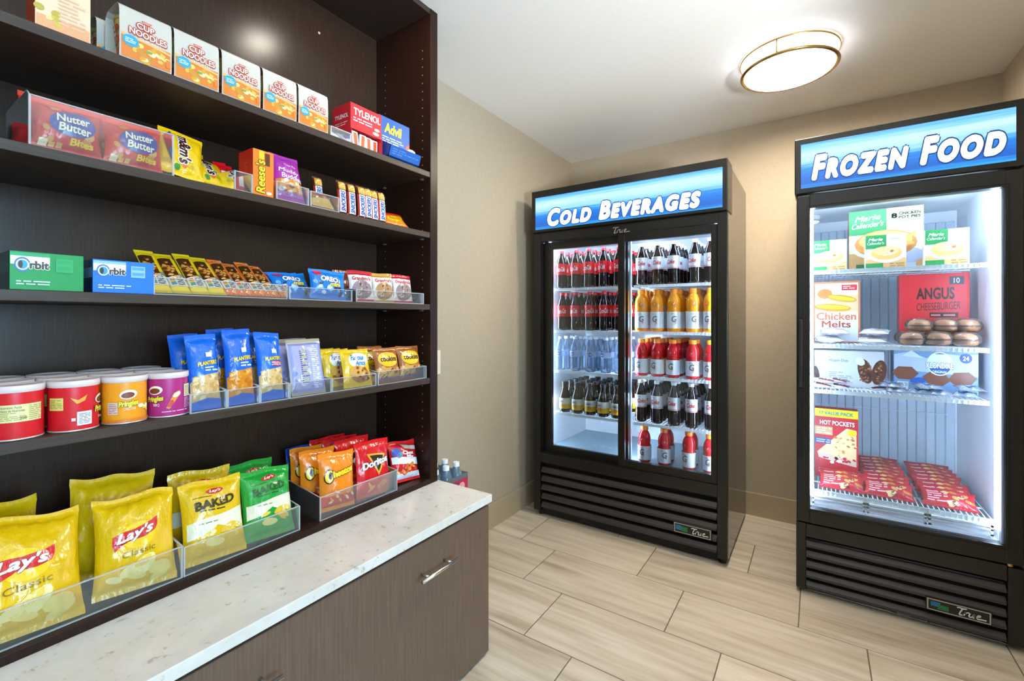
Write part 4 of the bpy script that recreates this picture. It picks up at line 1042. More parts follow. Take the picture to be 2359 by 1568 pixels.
for yc, xc, ti, ya, lab in ((.802, -1.292, 13, -2, 'lavender foil pastry packet with a pale metallic top facing out'), (.798, -1.325, 14, -1, 'lavender foil pastry packet directly behind the front one'), (.796, -1.356, 15, 0, 'lavender foil pastry packet at the back of its stack')):
    S(kv, 'pastry_packet', lab, 'snack packet', 'lavender foil pastry packets', yc, xc, ZS4 + .003, ti, ya, 0, (-1.2625, .046) if xc > -1.30 else None)
def draw_amos(p, w, h):
    p.ell(w*.06, h*.70, w*.36, h*.20, '#f2f4f4', 4).up().text('Famous', w*.02, h*.77, w*.48, h*.15, '#2a78b8', .25, .03).text('Amos', w*.12, h*.62, w*.40, h*.14, '#2a78b8', .25, .03)
    p.ell(w*.08, h*.30, w*.34, h*.20, '#b8762e').ell(-w*.02, h*.40, w*.30, h*.15, '#d8a050').up().blobs(2, 18, -w*.2, w*.36, h*.16, h*.5, w*.06, w*.05, ['#5a3214', '#e0b068', '#8a5220'])
ka = bag_kit(.108, .128, .025, '#e8bc16', draw_amos, 141, wr=1.0)
for yc, xc, ti, ya, lab in ((.980, -1.294, 14, -4, 'yellow cookie pouch with blue script facing out'), (.952, -1.330, 14, 0, 'yellow cookie pouch second in its bin, behind the front one'), (.944, -1.362, 14, 0, 'yellow cookie pouch third in its bin'), (.940, -1.394, 14, 0, 'yellow cookie pouch at the back of its bin')):
    S(ka, 'cookie_pouch', lab, 'snack bag', 'yellow cookie pouches', yc, xc, ZS4 + .003, ti, ya, 0, (-1.2625, .046) if xc > -1.30 else None)
def draw_cook(p, w, h):
    p.rect(-w*.49, w*.49, h*.08, h*.40, '#d8a050').up().blobs(5, 16, -w*.42, w*.42, h*.14, h*.42, w*.12, w*.06, ['#b8742e', '#e8bc74', '#8a4a1c', '#d8a050']).rect(-w*.49, w*.49, h*.07, h*.14, '#8a6a9a')
    p.ell(0, h*.64, w*.42, h*.22, '#e8bc2a').up().text('cookies', 0, h*.66, w*.66, h*.16, '#4a2410', .1, .03)
kco = bag_kit(.108, .128, .034, '#a8602a', draw_cook, 151, wr=1.0)
for yc, xc, ti, ya, lab in ((1.112, -1.294, 14, -2, 'brown chocolate chip cookie bag with yellow oval, next to the yellow pouches'), (1.221, -1.294, 14, -2, 'brown chocolate chip cookie bag with yellow oval, nearest the side panel'),
                            (1.112, -1.345, 13, 0, 'brown cookie bag with only its top showing behind the front one'), (1.14, -1.386, 13, 0, 'brown cookie bag at the back of its bin')):
    S(kco, 'cookie_bag', lab, 'snack bag', 'brown cookie bags', yc, xc, ZS4 + .003, ti, ya, 0, (-1.2625, .046) if xc > -1.30 else None)
S(bin_kit(.136, .17, .044, .055, .3), 'acrylic_bin', 'clear acrylic bin of lavender pastry packets', 'display bin', 'clear acrylic bins', .802, -1.255, ZS4 + EPS)
S(bin_kit(.172, .17, .042, .055, .3), 'acrylic_bin', 'clear acrylic bin of yellow cookie pouches', 'display bin', 'clear acrylic bins', .958, -1.255, ZS4 + EPS)
S(bin_kit(.235, .17, .046, .055, .3), 'acrylic_bin', 'clear acrylic bin of brown cookie bags beside the side panel', 'display bin', 'clear acrylic bins', 1.168, -1.255, ZS4 + EPS)

# --- bottom: chip bags
def lays_logo(p, x, y, w, h, sk=0.0):
    def q(pts): return [(x + a*w, y + b*h + sk*a*w) for a, b in pts]
    p.ell(x + w*.06, y - h*.02, w*.40, h*.62, '#f6c81e')
    p.up().poly(q([(-.52, -.18), (-.50, .22), (-.30, .34), (.0, .30), (.36, .40), (.52, .52), (.50, .12), (.44, -.10), (.20, -.22), (-.10, -.20), (-.32, -.34), (-.46, -.52)]), '#cf1f26')
    p.up().text("Lay's", x - w*.01, y + h*.04, w*.84, h*.60, '#f8f2ec', .28, .035, skew=sk + .05, outline='#9a1218', ow=.03)
def draw_lays(p, w, h):
    lays_logo(p, -w*.04, h*.56, w*.56, h*.22, .10)
    p.text('Classic', w*.0, h*.385, w*.42, h*.06, '#8a6a14', 0, .01, skew=.10)
    p.blobs(2, 7, -w*.3, w*.32, h*.10, h*.28, w*.14, h*.06, ['#f2d878', '#eccb5a', '#f6e49a'])
YEL = film('#e4b60c')
kla = bag_kit(.176, .226, .074, YEL, draw_lays, 161, seal=.014, wr=2.0, curl=.12, nu=30, nv=40)
klb = bag_kit(.152, .210, .068, YEL, draw_lays, 167, seal=.014, wr=2.1, curl=.2, nu=30, nv=40)
klc = bag_kit(.160, .230, .060, YEL, None, 173, seal=.014, wr=2.6, curl=.3, nu=26, nv=36)
XB = -1.262
FB = (XB - .0055, .075)
for kit, yc, fr_, xc, ti, ya, ro, lab in ((kla, .212, FB, 0, 24, 0, 3, 'big yellow potato chip bag facing out, away from the green bags'), (klb, .388, FB, 0, 21, -6, 3, 'yellow potato chip bag facing out, next to the baked chip bags'),
                                (klc, .175, None, XB - .135, 10, 4, 2, 'yellow potato chip bag standing behind the biggest front one'), (klc, .368, None, XB - .142, 8, -8, 5, 'yellow potato chip bag with a crumpled top standing behind the second front one'),
                                (klb, .038, FB, 0, 15, 4, 2, 'yellow potato chip bag at the far end of the long bin')):
    S(kit, 'chip_bag', lab, 'chip bag', 'yellow potato chip bags', yc, xc, Z0 + .003, ti, ya, ro, fr_)
S(bin_kit(.550, .24, .075, .09, .3), 'acrylic_bin', 'long clear acrylic bin of yellow potato chip bags on the lowest shelf', 'display bin', 'clear acrylic bins', .196, XB + .002, Z0 + EPS)
def draw_baked(main, dark):
    def f(p, w, h):
        p.poly([(-w*.46, h*.50), (w*.46, h*.58), (w*.46, h*.30), (w*.2, h*.36), (0, h*.42), (-w*.2, h*.34), (-w*.46, h*.30)], '#e8e2c4')
        p.blobs(6, 6, -w*.25, w*.35, h*.20, h*.42, w*.16, h*.05, ['#ecc94e', '#f2dc8a', '#e2b83a'])
        p.up().text("BAKED", 0, h*.70, w*.66, h*.11, dark, 0, .05, skew=.08)
        p.lines(-w*.26, w*.30, h*.60, h*.635, 1, dark, 3).rect(-w*.34, -w*.05, h*.785, h*.792, dark)
        p.ell(w*.02, h*.85, w*.15, h*.035, '#cf1f26', 5).up().text("Lay's", w*.02, h*.85, w*.2, h*.045, '#f8f2ec', .28, .03, skew=.08)
        p.lines(-w*.30, w*.0, h*.46, h*.49, 1, '#8a8a6a', 3)
    return f
kby = bag_kit(.146, .196, .062, YEL, draw_baked('#efc310', '#3a3214'), 181, seal=.013, wr=1.5)
kbg = bag_kit(.140, .188, .062, film('#1f9a34'), draw_baked('#1f9a34', '#1a5a22'), 191, seal=.013, wr=1.5)
for kit, yc, fr_, xc, ti, ya, ro, lab in ((kby, .552, FB, 0, 18, -4, 2, 'yellow baked chip bag with dark block lettering facing out'), (kby, .557, None, XB - .135, 6, -8, 3, 'yellow baked chip bag standing behind the front baked one'),
                               (kbg, .690, FB, 0, 18, -4, 3, 'green baked chip bag facing out'), (kbg, .694, None, XB - .135, 6, 0, 2, 'green baked chip bag standing behind the front green one')):
    S(kit, 'chip_bag', lab, 'chip bag', 'baked chip bags', yc, xc, Z0 + .003, ti, ya, ro, fr_)
S(bin_kit(.296, .24, .070, .09, .3), 'acrylic_bin', 'clear acrylic bin of baked chip bags on the lowest shelf', 'display bin', 'clear acrylic bins', .621, XB + .002, Z0 + EPS)
def draw_cheet(p, w, h):
    p.rect(-w*.48, w*.48, h*.07, h*.26, '#d8281c').up().blobs(4, 12, -w*.3, w*.4, h*.12, h*.32, w*.10, h*.03, ['#f0a03a', '#e8862a', '#f4e0d0', '#f0902a'])
    p.up().ell(-w*.30, h*.60, w*.13, h*.125, '#3a2208', -10).up().ell(-w*.30, h*.60, w*.105, h*.105, '#f2cc20', -10).up().ell(-w*.27, h*.61, w*.045, h*.06, '#3a2208', -10)
    p.text('heetos', w*.10, h*.66, w*.62, h*.12, '#f2cc20', 0, .08, skew=.18, outline='#3a2208', ow=.07)
kch = bag_kit(.124, .180, .052, film('#ee861a'), draw_cheet, 201, seal=.013, wr=1.4)
kdo_red = film('#d4181c')
def draw_dor(p, w, h):
    p.poly([(-w*.22, h*.78), (w*.36, h*.72), (w*.10, h*.36)], '#e8a83a').up().poly([(-w*.14, h*.74), (w*.28, h*.70), (w*.09, h*.43)], '#3a2418')
    p.up().text('Doritos', w*.03, h*.60, w*.78, h*.13, '#f6f4f2', 0, .05, skew=.14, outline='#2a1a16', ow=.05)
    p.blobs(4, 5, -w*.2, w*.3, h*.12, h*.3, w*.16, h*.05, ['#f0a03a', '#e8862a', '#d8622a'])
kdo = bag_kit(.138, .186, .034, kdo_red, draw_dor, 211, seal=.013, wr=1.6)
for kit, yc, fr_, xc, ti, ya, ro, gp, lab in ((kch, .912, FB, 0, 8, -6, 3, 'orange cheese puff bags', 'orange cheese puff bag facing out with its whole yellow logo in view'), (kch, .902, None, XB - .112, 6, -4, 2, 'orange cheese puff bags', 'orange cheese puff bag second in its bin, half covered by the front one'),
                               (kch, .902, None, XB - .171, 4, -4, 2, 'orange cheese puff bags', 'darker orange cheese puff bag at the back of its bin'),
                               (kdo, 1.052, FB, 0, 9, -4, 3, 'red tortilla chip bags', 'red tortilla chip bag with white lettering facing out'), (kdo, 1.040, None, XB - .112, 6, -3, 2, 'red tortilla chip bags', 'red tortilla chip bag second in its row behind the front one'),
                               (kdo, 1.020, None, XB - .156, 5, -3, 2, 'red tortilla chip bags', 'red tortilla chip bag third in its row'), (kdo, 1.000, None, XB - .200, 5, -3, 2, 'red tortilla chip bags', 'red tortilla chip bag at the back of its row')):
    S(kit, 'chip_bag', lab, 'chip bag', gp, yc, xc, Z0 + .003, ti, ya, ro, fr_)
S(bag_kit(.09, .175, .022, '#1c4fb4', None, 221), 'chip_bag', 'blue snack bag showing only a sliver behind the orange cheese puff bags', 'chip bag', None, .900, XB - .219, Z0 + .003, 2, 0)
def draw_chex(p, w, h):
    p.poly([(-w*.48, h*.62), (w*.48, h*.52), (w*.48, h*.34), (-w*.48, h*.46)], '#eef0f6').poly([(-w*.1, h*.92), (w*.48, h*.82), (w*.48, h*.72), (0, h*.80)], '#cfc6b8').rect(-w*.48, w*.48, h*.07, h*.20, '#dfe2ee')
    p.up().blobs(3, 16, -w*.35, w*.4, h*.18, h*.40, w*.09, h*.04, ['#e8a04a', '#d8823a', '#f0c88a', '#d8542a'])
    p.text('Chex', w*.10, h*.68, w*.44, h*.10, '#f4f0ee', .1, .05, skew=-.05, outline='#c81c22', ow=.04).text('Mix', w*.14, h*.58, w*.30, h*.09, '#f4f0ee', .1, .05, skew=-.05, outline='#c81c22', ow=.04)
    p.ell(-w*.32, h*.72, w*.14, h*.10, '#2a56b4', 20).ell(-w*.22, h*.64, w*.12, h*.06, '#6a8ab0', 30)
S(bag_kit(.124, .150, .050, film('#d01c22'), draw_chex, 231, seal=.013, wr=1.3), 'chip_bag', 'red and white snack mix bag leaning by the shelving side panel', 'chip bag', None, 1.218, XB - .030, Z0 + .001, 20, -8, 3)
S(bin_kit(.308, .24, .072, .09, .3), 'acrylic_bin', 'clear acrylic bin of cheese puff and tortilla chip bags on the lowest shelf', 'display bin', 'clear acrylic bins', .988, XB + .002, Z0 + EPS)

# ------------------------------------------------------------------ bottles in the drink cooler
def bottle_kit(prof, body_mat, lab, lab_mat, draw, cap, cap_mat, n=18, extra=None):
    """prof: lathe profile; lab: (r, z0, z1) label sleeve; cap: (r, z0, z1)"""
    kit = [('bottle', MB().lathe(prof, body_mat, n).mesh('bottle'), [])]
    r, z0, z1 = lab
    sub = []
    if draw:
        p = Print(); draw(p, z0, z1)
        sub.append(('label_print', p.mesh('label_print', around(r), (.007, 0), .0006, .0004)))
    kit.append(('label', MB().lathe([(r, z0), (r, z1)], lab_mat, n, cap=False).mesh('label'), sub))
    cr, c0, c1 = cap
    kit.append(('cap', MB().lathe([(cr, c0), (cr, c1 - .002), (cr - .002, c1)], cap_mat, 14).mesh('cap'), []))
    if extra: kit += extra
    return kit
COLA = C('#1a0d0a', .08, 0, .6)
PET = [(.026, 0), (.031, .004), (.0325, .014), (.032, .045), (.0305, .062), (.0322, .078), (.0325, .090), (.0325, .150), (.031, .158), (.026, .178), (.018, .200), (.0135, .212), (.0135, .222)]
def coke_draw(p, z0, z1):
    p.rect(-.10, .10, z0, z1, '#d4141e').up().text('Coca-Cola', 0, (z0 + z1) / 2, .050, .022, '#f6f0ee', .25, .02, skew=.05)
def diet_draw(p, z0, z1):
    p.text('Coke', 0, (z0 + z1) / 2 + .002, .044, .024, '#c8202a', .25, .03).text('Diet', -.012, z1 - .009, .016, .008, '#c8202a', .2, .01).rect(-.05, .05, z0 + .003, z0 + .006, '#c8202a')
k_coke = bottle_kit(PET, COLA, (.0331, .084, .154), C('#d4141e', .35), lambda p, z0, z1: p.text('Coca-Cola', 0, (z0+z1)/2, .054, .030, '#f6f0ee', .25, .02, skew=.05), (.0145, .218, .236), C('#d8202a', .35))
k_diet = bottle_kit(PET, COLA, (.0331, .084, .154), C('#dfe3e8', .3, .3), diet_draw, (.0145, .218, .236), C('#e4e6ea', .35))
GAT = [(.030, 0), (.0355, .004), (.0365, .012), (.0365, .110), (.034, .118), (.0365, .128), (.0365, .152), (.033, .172), (.024, .190), (.019, .196), (.019, .204)]
def gat_draw(p, z0, z1):
    p.text('G', 0, (z0 + z1) / 2 + .006, .026, .034, '#6a6a70', .1, .03).poly([(.004, z0 + .012), (.014, z0 + .034), (.007, z0 + .030), (.012, z0 + .044), (.000, z0 + .024), (.007, z0 + .028)], '#e2782a')
    p.lines(-.016, .016, z1 - .016, z1 - .006, 2, '#9aa0aa', 3)
def gat(col, cap, s=1.0):
    ex = [('chest_badge', None, [])]
    k = bottle_kit([(r*s if s < 1 else r, z*s) for r, z in GAT], C(col, .12, 0, .5), (.0371, .018*s, .104*s), C('#dfe4ec', .3), lambda p, a, b: gat_draw(p, a, b), (.0205, .200*s, .224*s), C(cap, .35))
    p = Print(); p.ell(0, .142*s, .016, .014, '#c8202a' if col != '#e8900c' else '#d8740c').up().poly([(-.004, .134*s), (.006, .146*s), (0, .144*s), (.004, .154*s), (-.006, .142*s), (.0, .144*s)], '#f0e6e0')
    k.append(('chest_badge', p.mesh('chest_badge', around(.0367), (.006, 0), .0006, .0004), []))
    return k
k_gor = gat('#e8900c', '#ee8410', 1.05)
k_gred = gat('#c8141c', '#f08a1c', .93)
k_gred2 = gat('#c8141c', '#f07a1c', .90)
WAT = [(.026, 0), (.031, .004), (.032, .012), (.0305, .030), (.032, .048), (.0305, .066), (.032, .084), (.032, .120), (.030, .138), (.022, .168), (.0135, .188), (.0125, .198)]
k_wat = bottle_kit(WAT, M_PET, (.0326, .088, .122), thin_clear('pale_label', '#e8f2fb', .45, 1.45, .2, '#e4eefa'), lambda p, a, b: p.ell(0, (a+b)/2, .013, .012, '#1c4f9a').up().lines(-.010, .010, a + .012, a + .022, 2, '#cfe0f0', 2), (.0145, .194, .210), C('#e8eef4', .35))
TEA = [(.030, 0), (.0345, .004), (.035, .012), (.035, .090), (.033, .104), (.024, .132), (.018, .152), (.0175, .176)]
k_tea = bottle_kit(TEA, C('#2a1a0c', .08, 0, .6), (.0356, .022, .088), C('#e9e4d2', .35), lambda p, a, b: p.rect(-.10, .10, a, a + .030, '#e2b21e').ell(0, a + .044, .022, .014, '#b8c4cc').up().ell(.004, a + .022, .014, .012, '#c8801c').text('tea', 0, a + .046, .020, .012, '#4a3a1a', .1, .02), (.0195, .172, .190), C('#2c2620', .35))
YR0, DROW = FY + .142, .079
def col_x(u): return min(ony(u, HV, YR0)[0], FX + FW - .102)
SHELF_WORD = ['top', 'second', 'third', 'fourth']
def fill(kit, name, label, group, us, z, rows, jitter=0.0, seed=1, skip=()):
    rnd = random.Random(seed)
    for i, u in enumerate(us):
        x = col_x(u)
        for r_ in range(rows if isinstance(rows, int) else rows[i]):
            if (i, r_) in skip: continue
            y = YR0 + r_ * DROW
            place(kit, name, label.replace('@', ', foremost in its lane' if r_ == 0 else ', behind a like one'), 'bottle', group + (', front' if r_ == 0 else ', behind'),
                  (x + rnd.uniform(-jitter, jitter), y, z + .0006), (0, 0, R(rnd.uniform(-25, 25))))
UL1 = (1294, 1326, 1357, 1391, 1424); UL2 = (1294, 1326, 1358, 1392, 1426)
fill(k_coke, 'cola_bottle', 'red labelled cola bottle on the top cooler shelf@', 'cola on the top cooler shelf', UL1, CSZ[0], 5, .003, 1)
fill(k_coke, 'cola_bottle', 'red labelled cola bottle on the second cooler shelf@', 'cola on the second cooler shelf', UL2, CSZ[1], 5, .004, 2, ((0, 3), (1, 4), (0, 4)))
fill(k_wat, 'water_bottle', 'clear water bottle on the third cooler shelf@', 'water on the third cooler shelf', (1292, 1326, 1360, 1396, 1428), CSZ[2], 4, .003, 3)
fill(k_tea, 'tea_bottle', 'dark tea bottle on the fourth cooler shelf@', 'tea on the fourth cooler shelf', (1302, 1330, 1360, 1390, 1422), CSZ[3], 5, .003, 4)
UR = (1478, 1514, 1553, 1601, 1641)
fill(k_diet, 'diet_cola_bottle', 'silver labelled cola bottle on the top cooler shelf@', 'diet cola on the top cooler shelf', UR, CSZ[0], 4, .003, 5)
fill(k_gor, 'sports_drink_bottle', 'orange sports drink bottle on the second cooler shelf@', 'orange sports drinks', (1477, 1513, 1554, 1597, 1640), CSZ[1], 6, .004, 6)
fill(k_gred, 'sports_drink_bottle', 'red sports drink bottle on the third cooler shelf@', 'red sports drinks on the third cooler shelf', (1479, 1516, 1550, 1597, 1641), CSZ[2], (5, 4, 5, 2, 3), .004, 7)
fill(k_diet, 'diet_cola_bottle', 'silver labelled cola bottle on the fourth cooler shelf@', 'diet cola on the fourth cooler shelf', (1477, 1513, 1554, 1594, 1637), CSZ[3], 4, .003, 8)
fill(k_gred2, 'sports_drink_bottle', 'red sports drink bottle on the cooler floor@', 'red sports drinks on the cooler floor', (1485, 1531, 1586, 1640), 0.4075, (1, 2, 2, 1), .003, 9)

# ------------------------------------------------------------------ goods in the freezer
def Zp(u0, u1, v0, v1, Y):
    x0, z1 = ony(u0, v0, Y); x1, z0 = ony(u1, v1, Y)
    return (x0 + x1) / 2, x1 - x0
def fz_place(kit, name, label, cat, group, u, Y, z, tilt=0, yaw=0, roll=0):
    x, _ = ony(u, HV, Y)
    if tilt or roll: z = z - lowest(kit, (R(-tilt), R(roll), R(yaw)))[0]
    return place(kit, name, label, cat, group, (x, Y, z), (R(-tilt), R(roll), R(yaw)))
def pie_draw(big):
    def f(p, w, h):
        p.rect(-w*.5, w*.5, 0, h*.30, '#c89a62').rect(-w*.5, w*.02, h*.60, h, '#1f7a3c').up()
        if big:
            p.ell(0, h*.38, w*.46, h*.20, '#e8e4dc').ell(w*.30, h*.24, w*.20, h*.12, '#a8b4d0').up().ell(0, h*.44, w*.42, h*.22, '#b87a3a').up().ell(0, h*.49, w*.36, h*.15, '#dca85a').blobs(5, 22, -w*.36, w*.36, h*.34, h*.60, w*.06, h*.03, ['#e8c078', '#c8883a', '#a8622a', '#d89a4a'])
            p.text('Marie', -w*.24, h*.87, w*.36, h*.09, '#f2f4ee', .3, .015, skew=.08).text("Callender's", -w*.24, h*.76, w*.44, h*.09, '#f2f4ee', .3, .015, skew=.08)
            p.text('8', w*.12, h*.87, w*.08, h*.08, '#2f9a3a', 0, .04).text('CHICKEN', w*.32, h*.90, w*.28, h*.045, '#2f9a3a', 0, .02).text('POT PIES', w*.32, h*.84, w*.28, h*.045, '#2f9a3a', 0, .02).lines(w*.08, w*.46, h*.77, h*.81, 1, '#8a9a84', 3)
            p.rect(-w*.40, -w*.1, h*.02, h*.12, '#1f6a34').rect(w*.10, w*.40, h*.02, h*.12, '#b8c4d4')
        else:
            p.ell(w*.02, h*.42, w*.44, h*.24, '#e4e8ec').up().ell(w*.02, h*.46, w*.38, h*.20, '#d8a058').up().ell(w*.02, h*.52, w*.30, h*.13, '#e8c078').blobs(3, 9, -w*.05, w*.25, h*.36, h*.52, w*.05, h*.035, ['#f4ecd4', '#b8642a', '#5a8a3a', '#f0dca8'])
            p.text('Marie', -w*.25, h*.87, w*.36, h*.09, '#f2f4ee', .3, .02).text("Callender's", -w*.25, h*.76, w*.42, h*.08, '#f2f4ee', .3, .01)
            p.rect(-w*.5, -w*.06, 0, h*.17, '#1f7a3c').lines(w*.10, w*.45, h*.05, h*.18, 2, '#8a6a3a', 4).lines(w*.1, w*.45, h*.85, h*.92, 1, '#b0a890', 5)
    return f
def zbox(u0, u1, vtop, Y, zbase, d, mat, draw, left=None):
    x, w = Zp(u0, u1, 0, 0, Y)
    z1 = ony((u0 + u1) / 2, vtop, Y)[1]
    return box_kit(w, d, z1 - zbase, mat, draw, left), (u0 + u1) / 2, w
z = ZSZ[0] + EPS
for u0, u1, vt, Y, lab in ((1870, 1950, 553, 2.60, 'small pot pie carton beside the freezer handle side'), (1993, 2087, 540, 2.58, 'small pot pie carton in front of the big pie carton'), (2130, 2233, 527, 2.58, 'small pot pie carton standing alone by the bare freezer wall')):
    kit, um, w = zbox(u0, u1, vt, Y, z, .06, '#e8e2d2', pie_draw(False))
    fz_place(kit, 'pie_carton', lab, 'food carton', 'small pot pie cartons', um, Y, z)
kit, um, w = zbox(1953, 2125, 480, 2.70, z, .10, '#d8cfae', pie_draw(True), lambda p, w, h: p.rect(-w*.5, w*.5, 0, h, '#b08a60').up().rect(-w*.4, w*.4, h*.5, h*.75, '#a84a30'))
fz_place(kit, 'pie_carton', 'large family pot pie carton with a green corner standing at the back', 'food carton', None, um, 2.70, z)
z = ZSZ[1] + EPS
def melts_draw(p, w, h):
    p.rect(-w*.5, w*.5, 0, h, '#c8784a').up().rect(-w*.46, w*.46, h*.02, h*.97, '#e4e8ee').rect(-w*.46, w*.46, h*.50, h*.78, '#d8b890').up()
    p.ell(-w*.24, h*.80, w*.16, h*.08, '#c87a30').ell(w*.12, h*.72, w*.32, h*.055, '#c88a2a', -10).ell(-w*.08, h*.57, w*.40, h*.06, '#c88a2a', -4).up().ell(w*.12, h*.725, w*.28, h*.028, '#e8c82a', -10).ell(-w*.08, h*.58, w*.36, h*.032, '#e8c82a', -4)
    p.rect(w*.12, w*.44, h*.85, h*.94, '#c82a34').up().lines(w*.15, w*.42, h*.87, h*.93, 2, '#f4e4e4', 3)
    p.text('Chicken', 0, h*.43, w*.84, h*.12, '#c8602a', 0, .015).text('Melts', 0, h*.30, w*.62, h*.11, '#a83a24', 0, .015)
kit, um, w = zbox(1872, 1980, 648, 2.68, z, .05, '#d8dce4', melts_draw)
fz_place(kit, 'sandwich_carton', 'white and orange chicken sandwich carton standing upright', 'food carton', None, um, 2.68, z)
def angus_draw(p, w, h):
    p.rect(-w*.44, w*.49, h*.05, h*.96, '#c81c28').ell(w*.06, h*.12, w*.28, h*.12, '#a8865a').up()
    p.text('ANGUS', w*.02, h*.72, w*.54, h*.17, '#2a1214', 0, .03).text('CHEESEBURGER', w*.06, h*.54, w*.62, h*.11, '#3a1416', 0, .01, skew=.05).rect(-w*.06, w*.34, h*.38, h*.45, '#3a1416').rect(w*.22, w*.42, h*.84, h*.95, '#2a2a3a').up()
    p.text('10', w*.32, h*.895, w*.08, h*.07, '#f0eef2').lines(-w*.04, w*.32, h*.39, h*.44, 1, '#c87a78', 3)
kit, um, w = zbox(2070, 2232, 630, 2.72, z, .06, '#c42030', angus_draw)
fz_place(kit, 'burger_carton', 'red cheeseburger carton with dark lettering behind the wrapped burgers', 'food carton', None, um, 2.72, z)
M_FOIL = film('#c8d2de', .22, .75)
k_wht = bag_kit(.105, .125, .030, film('#e2e2ea', .2, .15), lambda p, w, h: p.lines(-w*.4, w*.4, h*.2, h*.8, 8, '#d2a8b0', 3), 301, wr=1.6)
for k, (u, Y, dz, ya, lab) in enumerate(((1915, 2.565, .020, 8, 'white wrapped sandwich lying before the chicken sandwich carton, lower one'), (2008, 2.560, .018, -6, 'white wrapped sandwich lying flat next to the wrapped burgers'),
                                 (1925, 2.575, .052, 3, 'white wrapped sandwich resting on top, before the chicken sandwich carton'), (2012, 2.58, .050, -10, 'white wrapped sandwich resting on top, next to the wrapped burgers'))):
    fz_place(k_wht, 'wrapped_sandwich', lab, 'sandwich', 'white wrapped sandwiches', u, Y - .02, z + (.036 if dz > .03 else 0), 84, ya)
def burger_kit(seed):
    rnd = random.Random(seed)
    kit = [('bun', MB().lathe([(.030, .006), (.038, .012), (.039, .024), (.036, .026), (.037, .036), (.030, .048), (.016, .054), (.003, .055)], C('#b8783a', .5), 18, (0, .045)).mesh('bun'), [])]
    kit.append(('patty', MB().lathe([(.039, .024), (.041, .027), (.039, .031)], C('#5a2a16', .6), 18, (0, .045)).mesh('patty'), []))
    mb = MB(); nu, nv = 22, 12; vs = []; fs = []
    for j in range(nv + 1):
        ph = math.pi * j / nv
        for i in range(nu):
            th = 2 * math.pi * i / nu
            q = 1 + .10 * noise.noise(Vector((math.cos(th)*2.5, math.sin(th)*2.5, j*.8 + seed)))
            vs.append((.0475*q*math.sin(ph)**.7*math.cos(th), .045 + .046*q*math.sin(ph)**.7*math.sin(th), max(.0012, .030 - .030*q*math.cos(ph))))
    for j in range(nv):
        for i in range(nu): fs.append((j*nu+i, j*nu+(i+1)%nu, (j+1)*nu+(i+1)%nu, (j+1)*nu+i))
    mb.add(vs, fs, M_WRAP, False)
    kit.append(('wrapper', mb.mesh('wrapper'), []))
    return kit
kbu = [burger_kit(k) for k in (1, 2, 3)]
n = 0
for r_, (Y, dz) in enumerate(((2.535, 0), (2.625, 0), (2.58, .056))):
    for k, u in enumerate(((2104, 2168, 2232) if r_ == 0 else (2096, 2160, 2220)) if r_ < 2 else (2122, 2184, 2236)):
        fz_place(kbu[n % 3], 'wrapped_burger', ['cheeseburger in clear wrap on the wire shelf, front row', 'cheeseburger in clear wrap on the wire shelf, row before the red carton', 'cheeseburger in clear wrap lying on top of the others'][r_], 'burger', ['wrapped burgers, front row', 'wrapped burgers, back row', 'wrapped burgers, upper layer'][r_], u, Y, z + dz)
        n += 1
z = ZSZ[2] + EPS
def haag_draw(p, w, h):
    p.rect(-w*.5, w*.5, 0, h, '#d8dade').up().text('Häagen-Dazs', -w*.14, h*.72, w*.28, h*.10, '#5a5a66', 0, .0).lines(-w*.28, w*.06, h*.18, h*.42, 5, '#9a9aa4', 3)
    for cx_, cy_, a in ((w*.24, h*.46, 12), (w*.43, h*.44, -10)):
        p.ell(cx_, cy_, w*.10, h*.34, '#5a2e22', a)
    p.up().blobs(4, 34, w*.16, w*.32, h*.18, h*.72, w*.02, w*.018, ['#8a5a44', '#3a1a12', '#a87a5a']).blobs(5, 24, w*.37, w*.48, h*.2, h*.72, w*.02, w*.018, ['#8a5a44', '#3a1a12', '#b88a62']).ell(w*.17, h*.72, w*.06, h*.12, '#eef0f2', 30).ell(-w*.47, h*.35, w*.04, h*.2, '#4a2a2e', 10)
kit, um, w = zbox(1874, 2034, 808, 2.64, z, .10, '#d6d8de', haag_draw)
fz_place(kit, 'ice_cream_carton', 'pale carton picturing two chocolate dipped ice cream bars', 'food carton', None, um, 2.64, z)
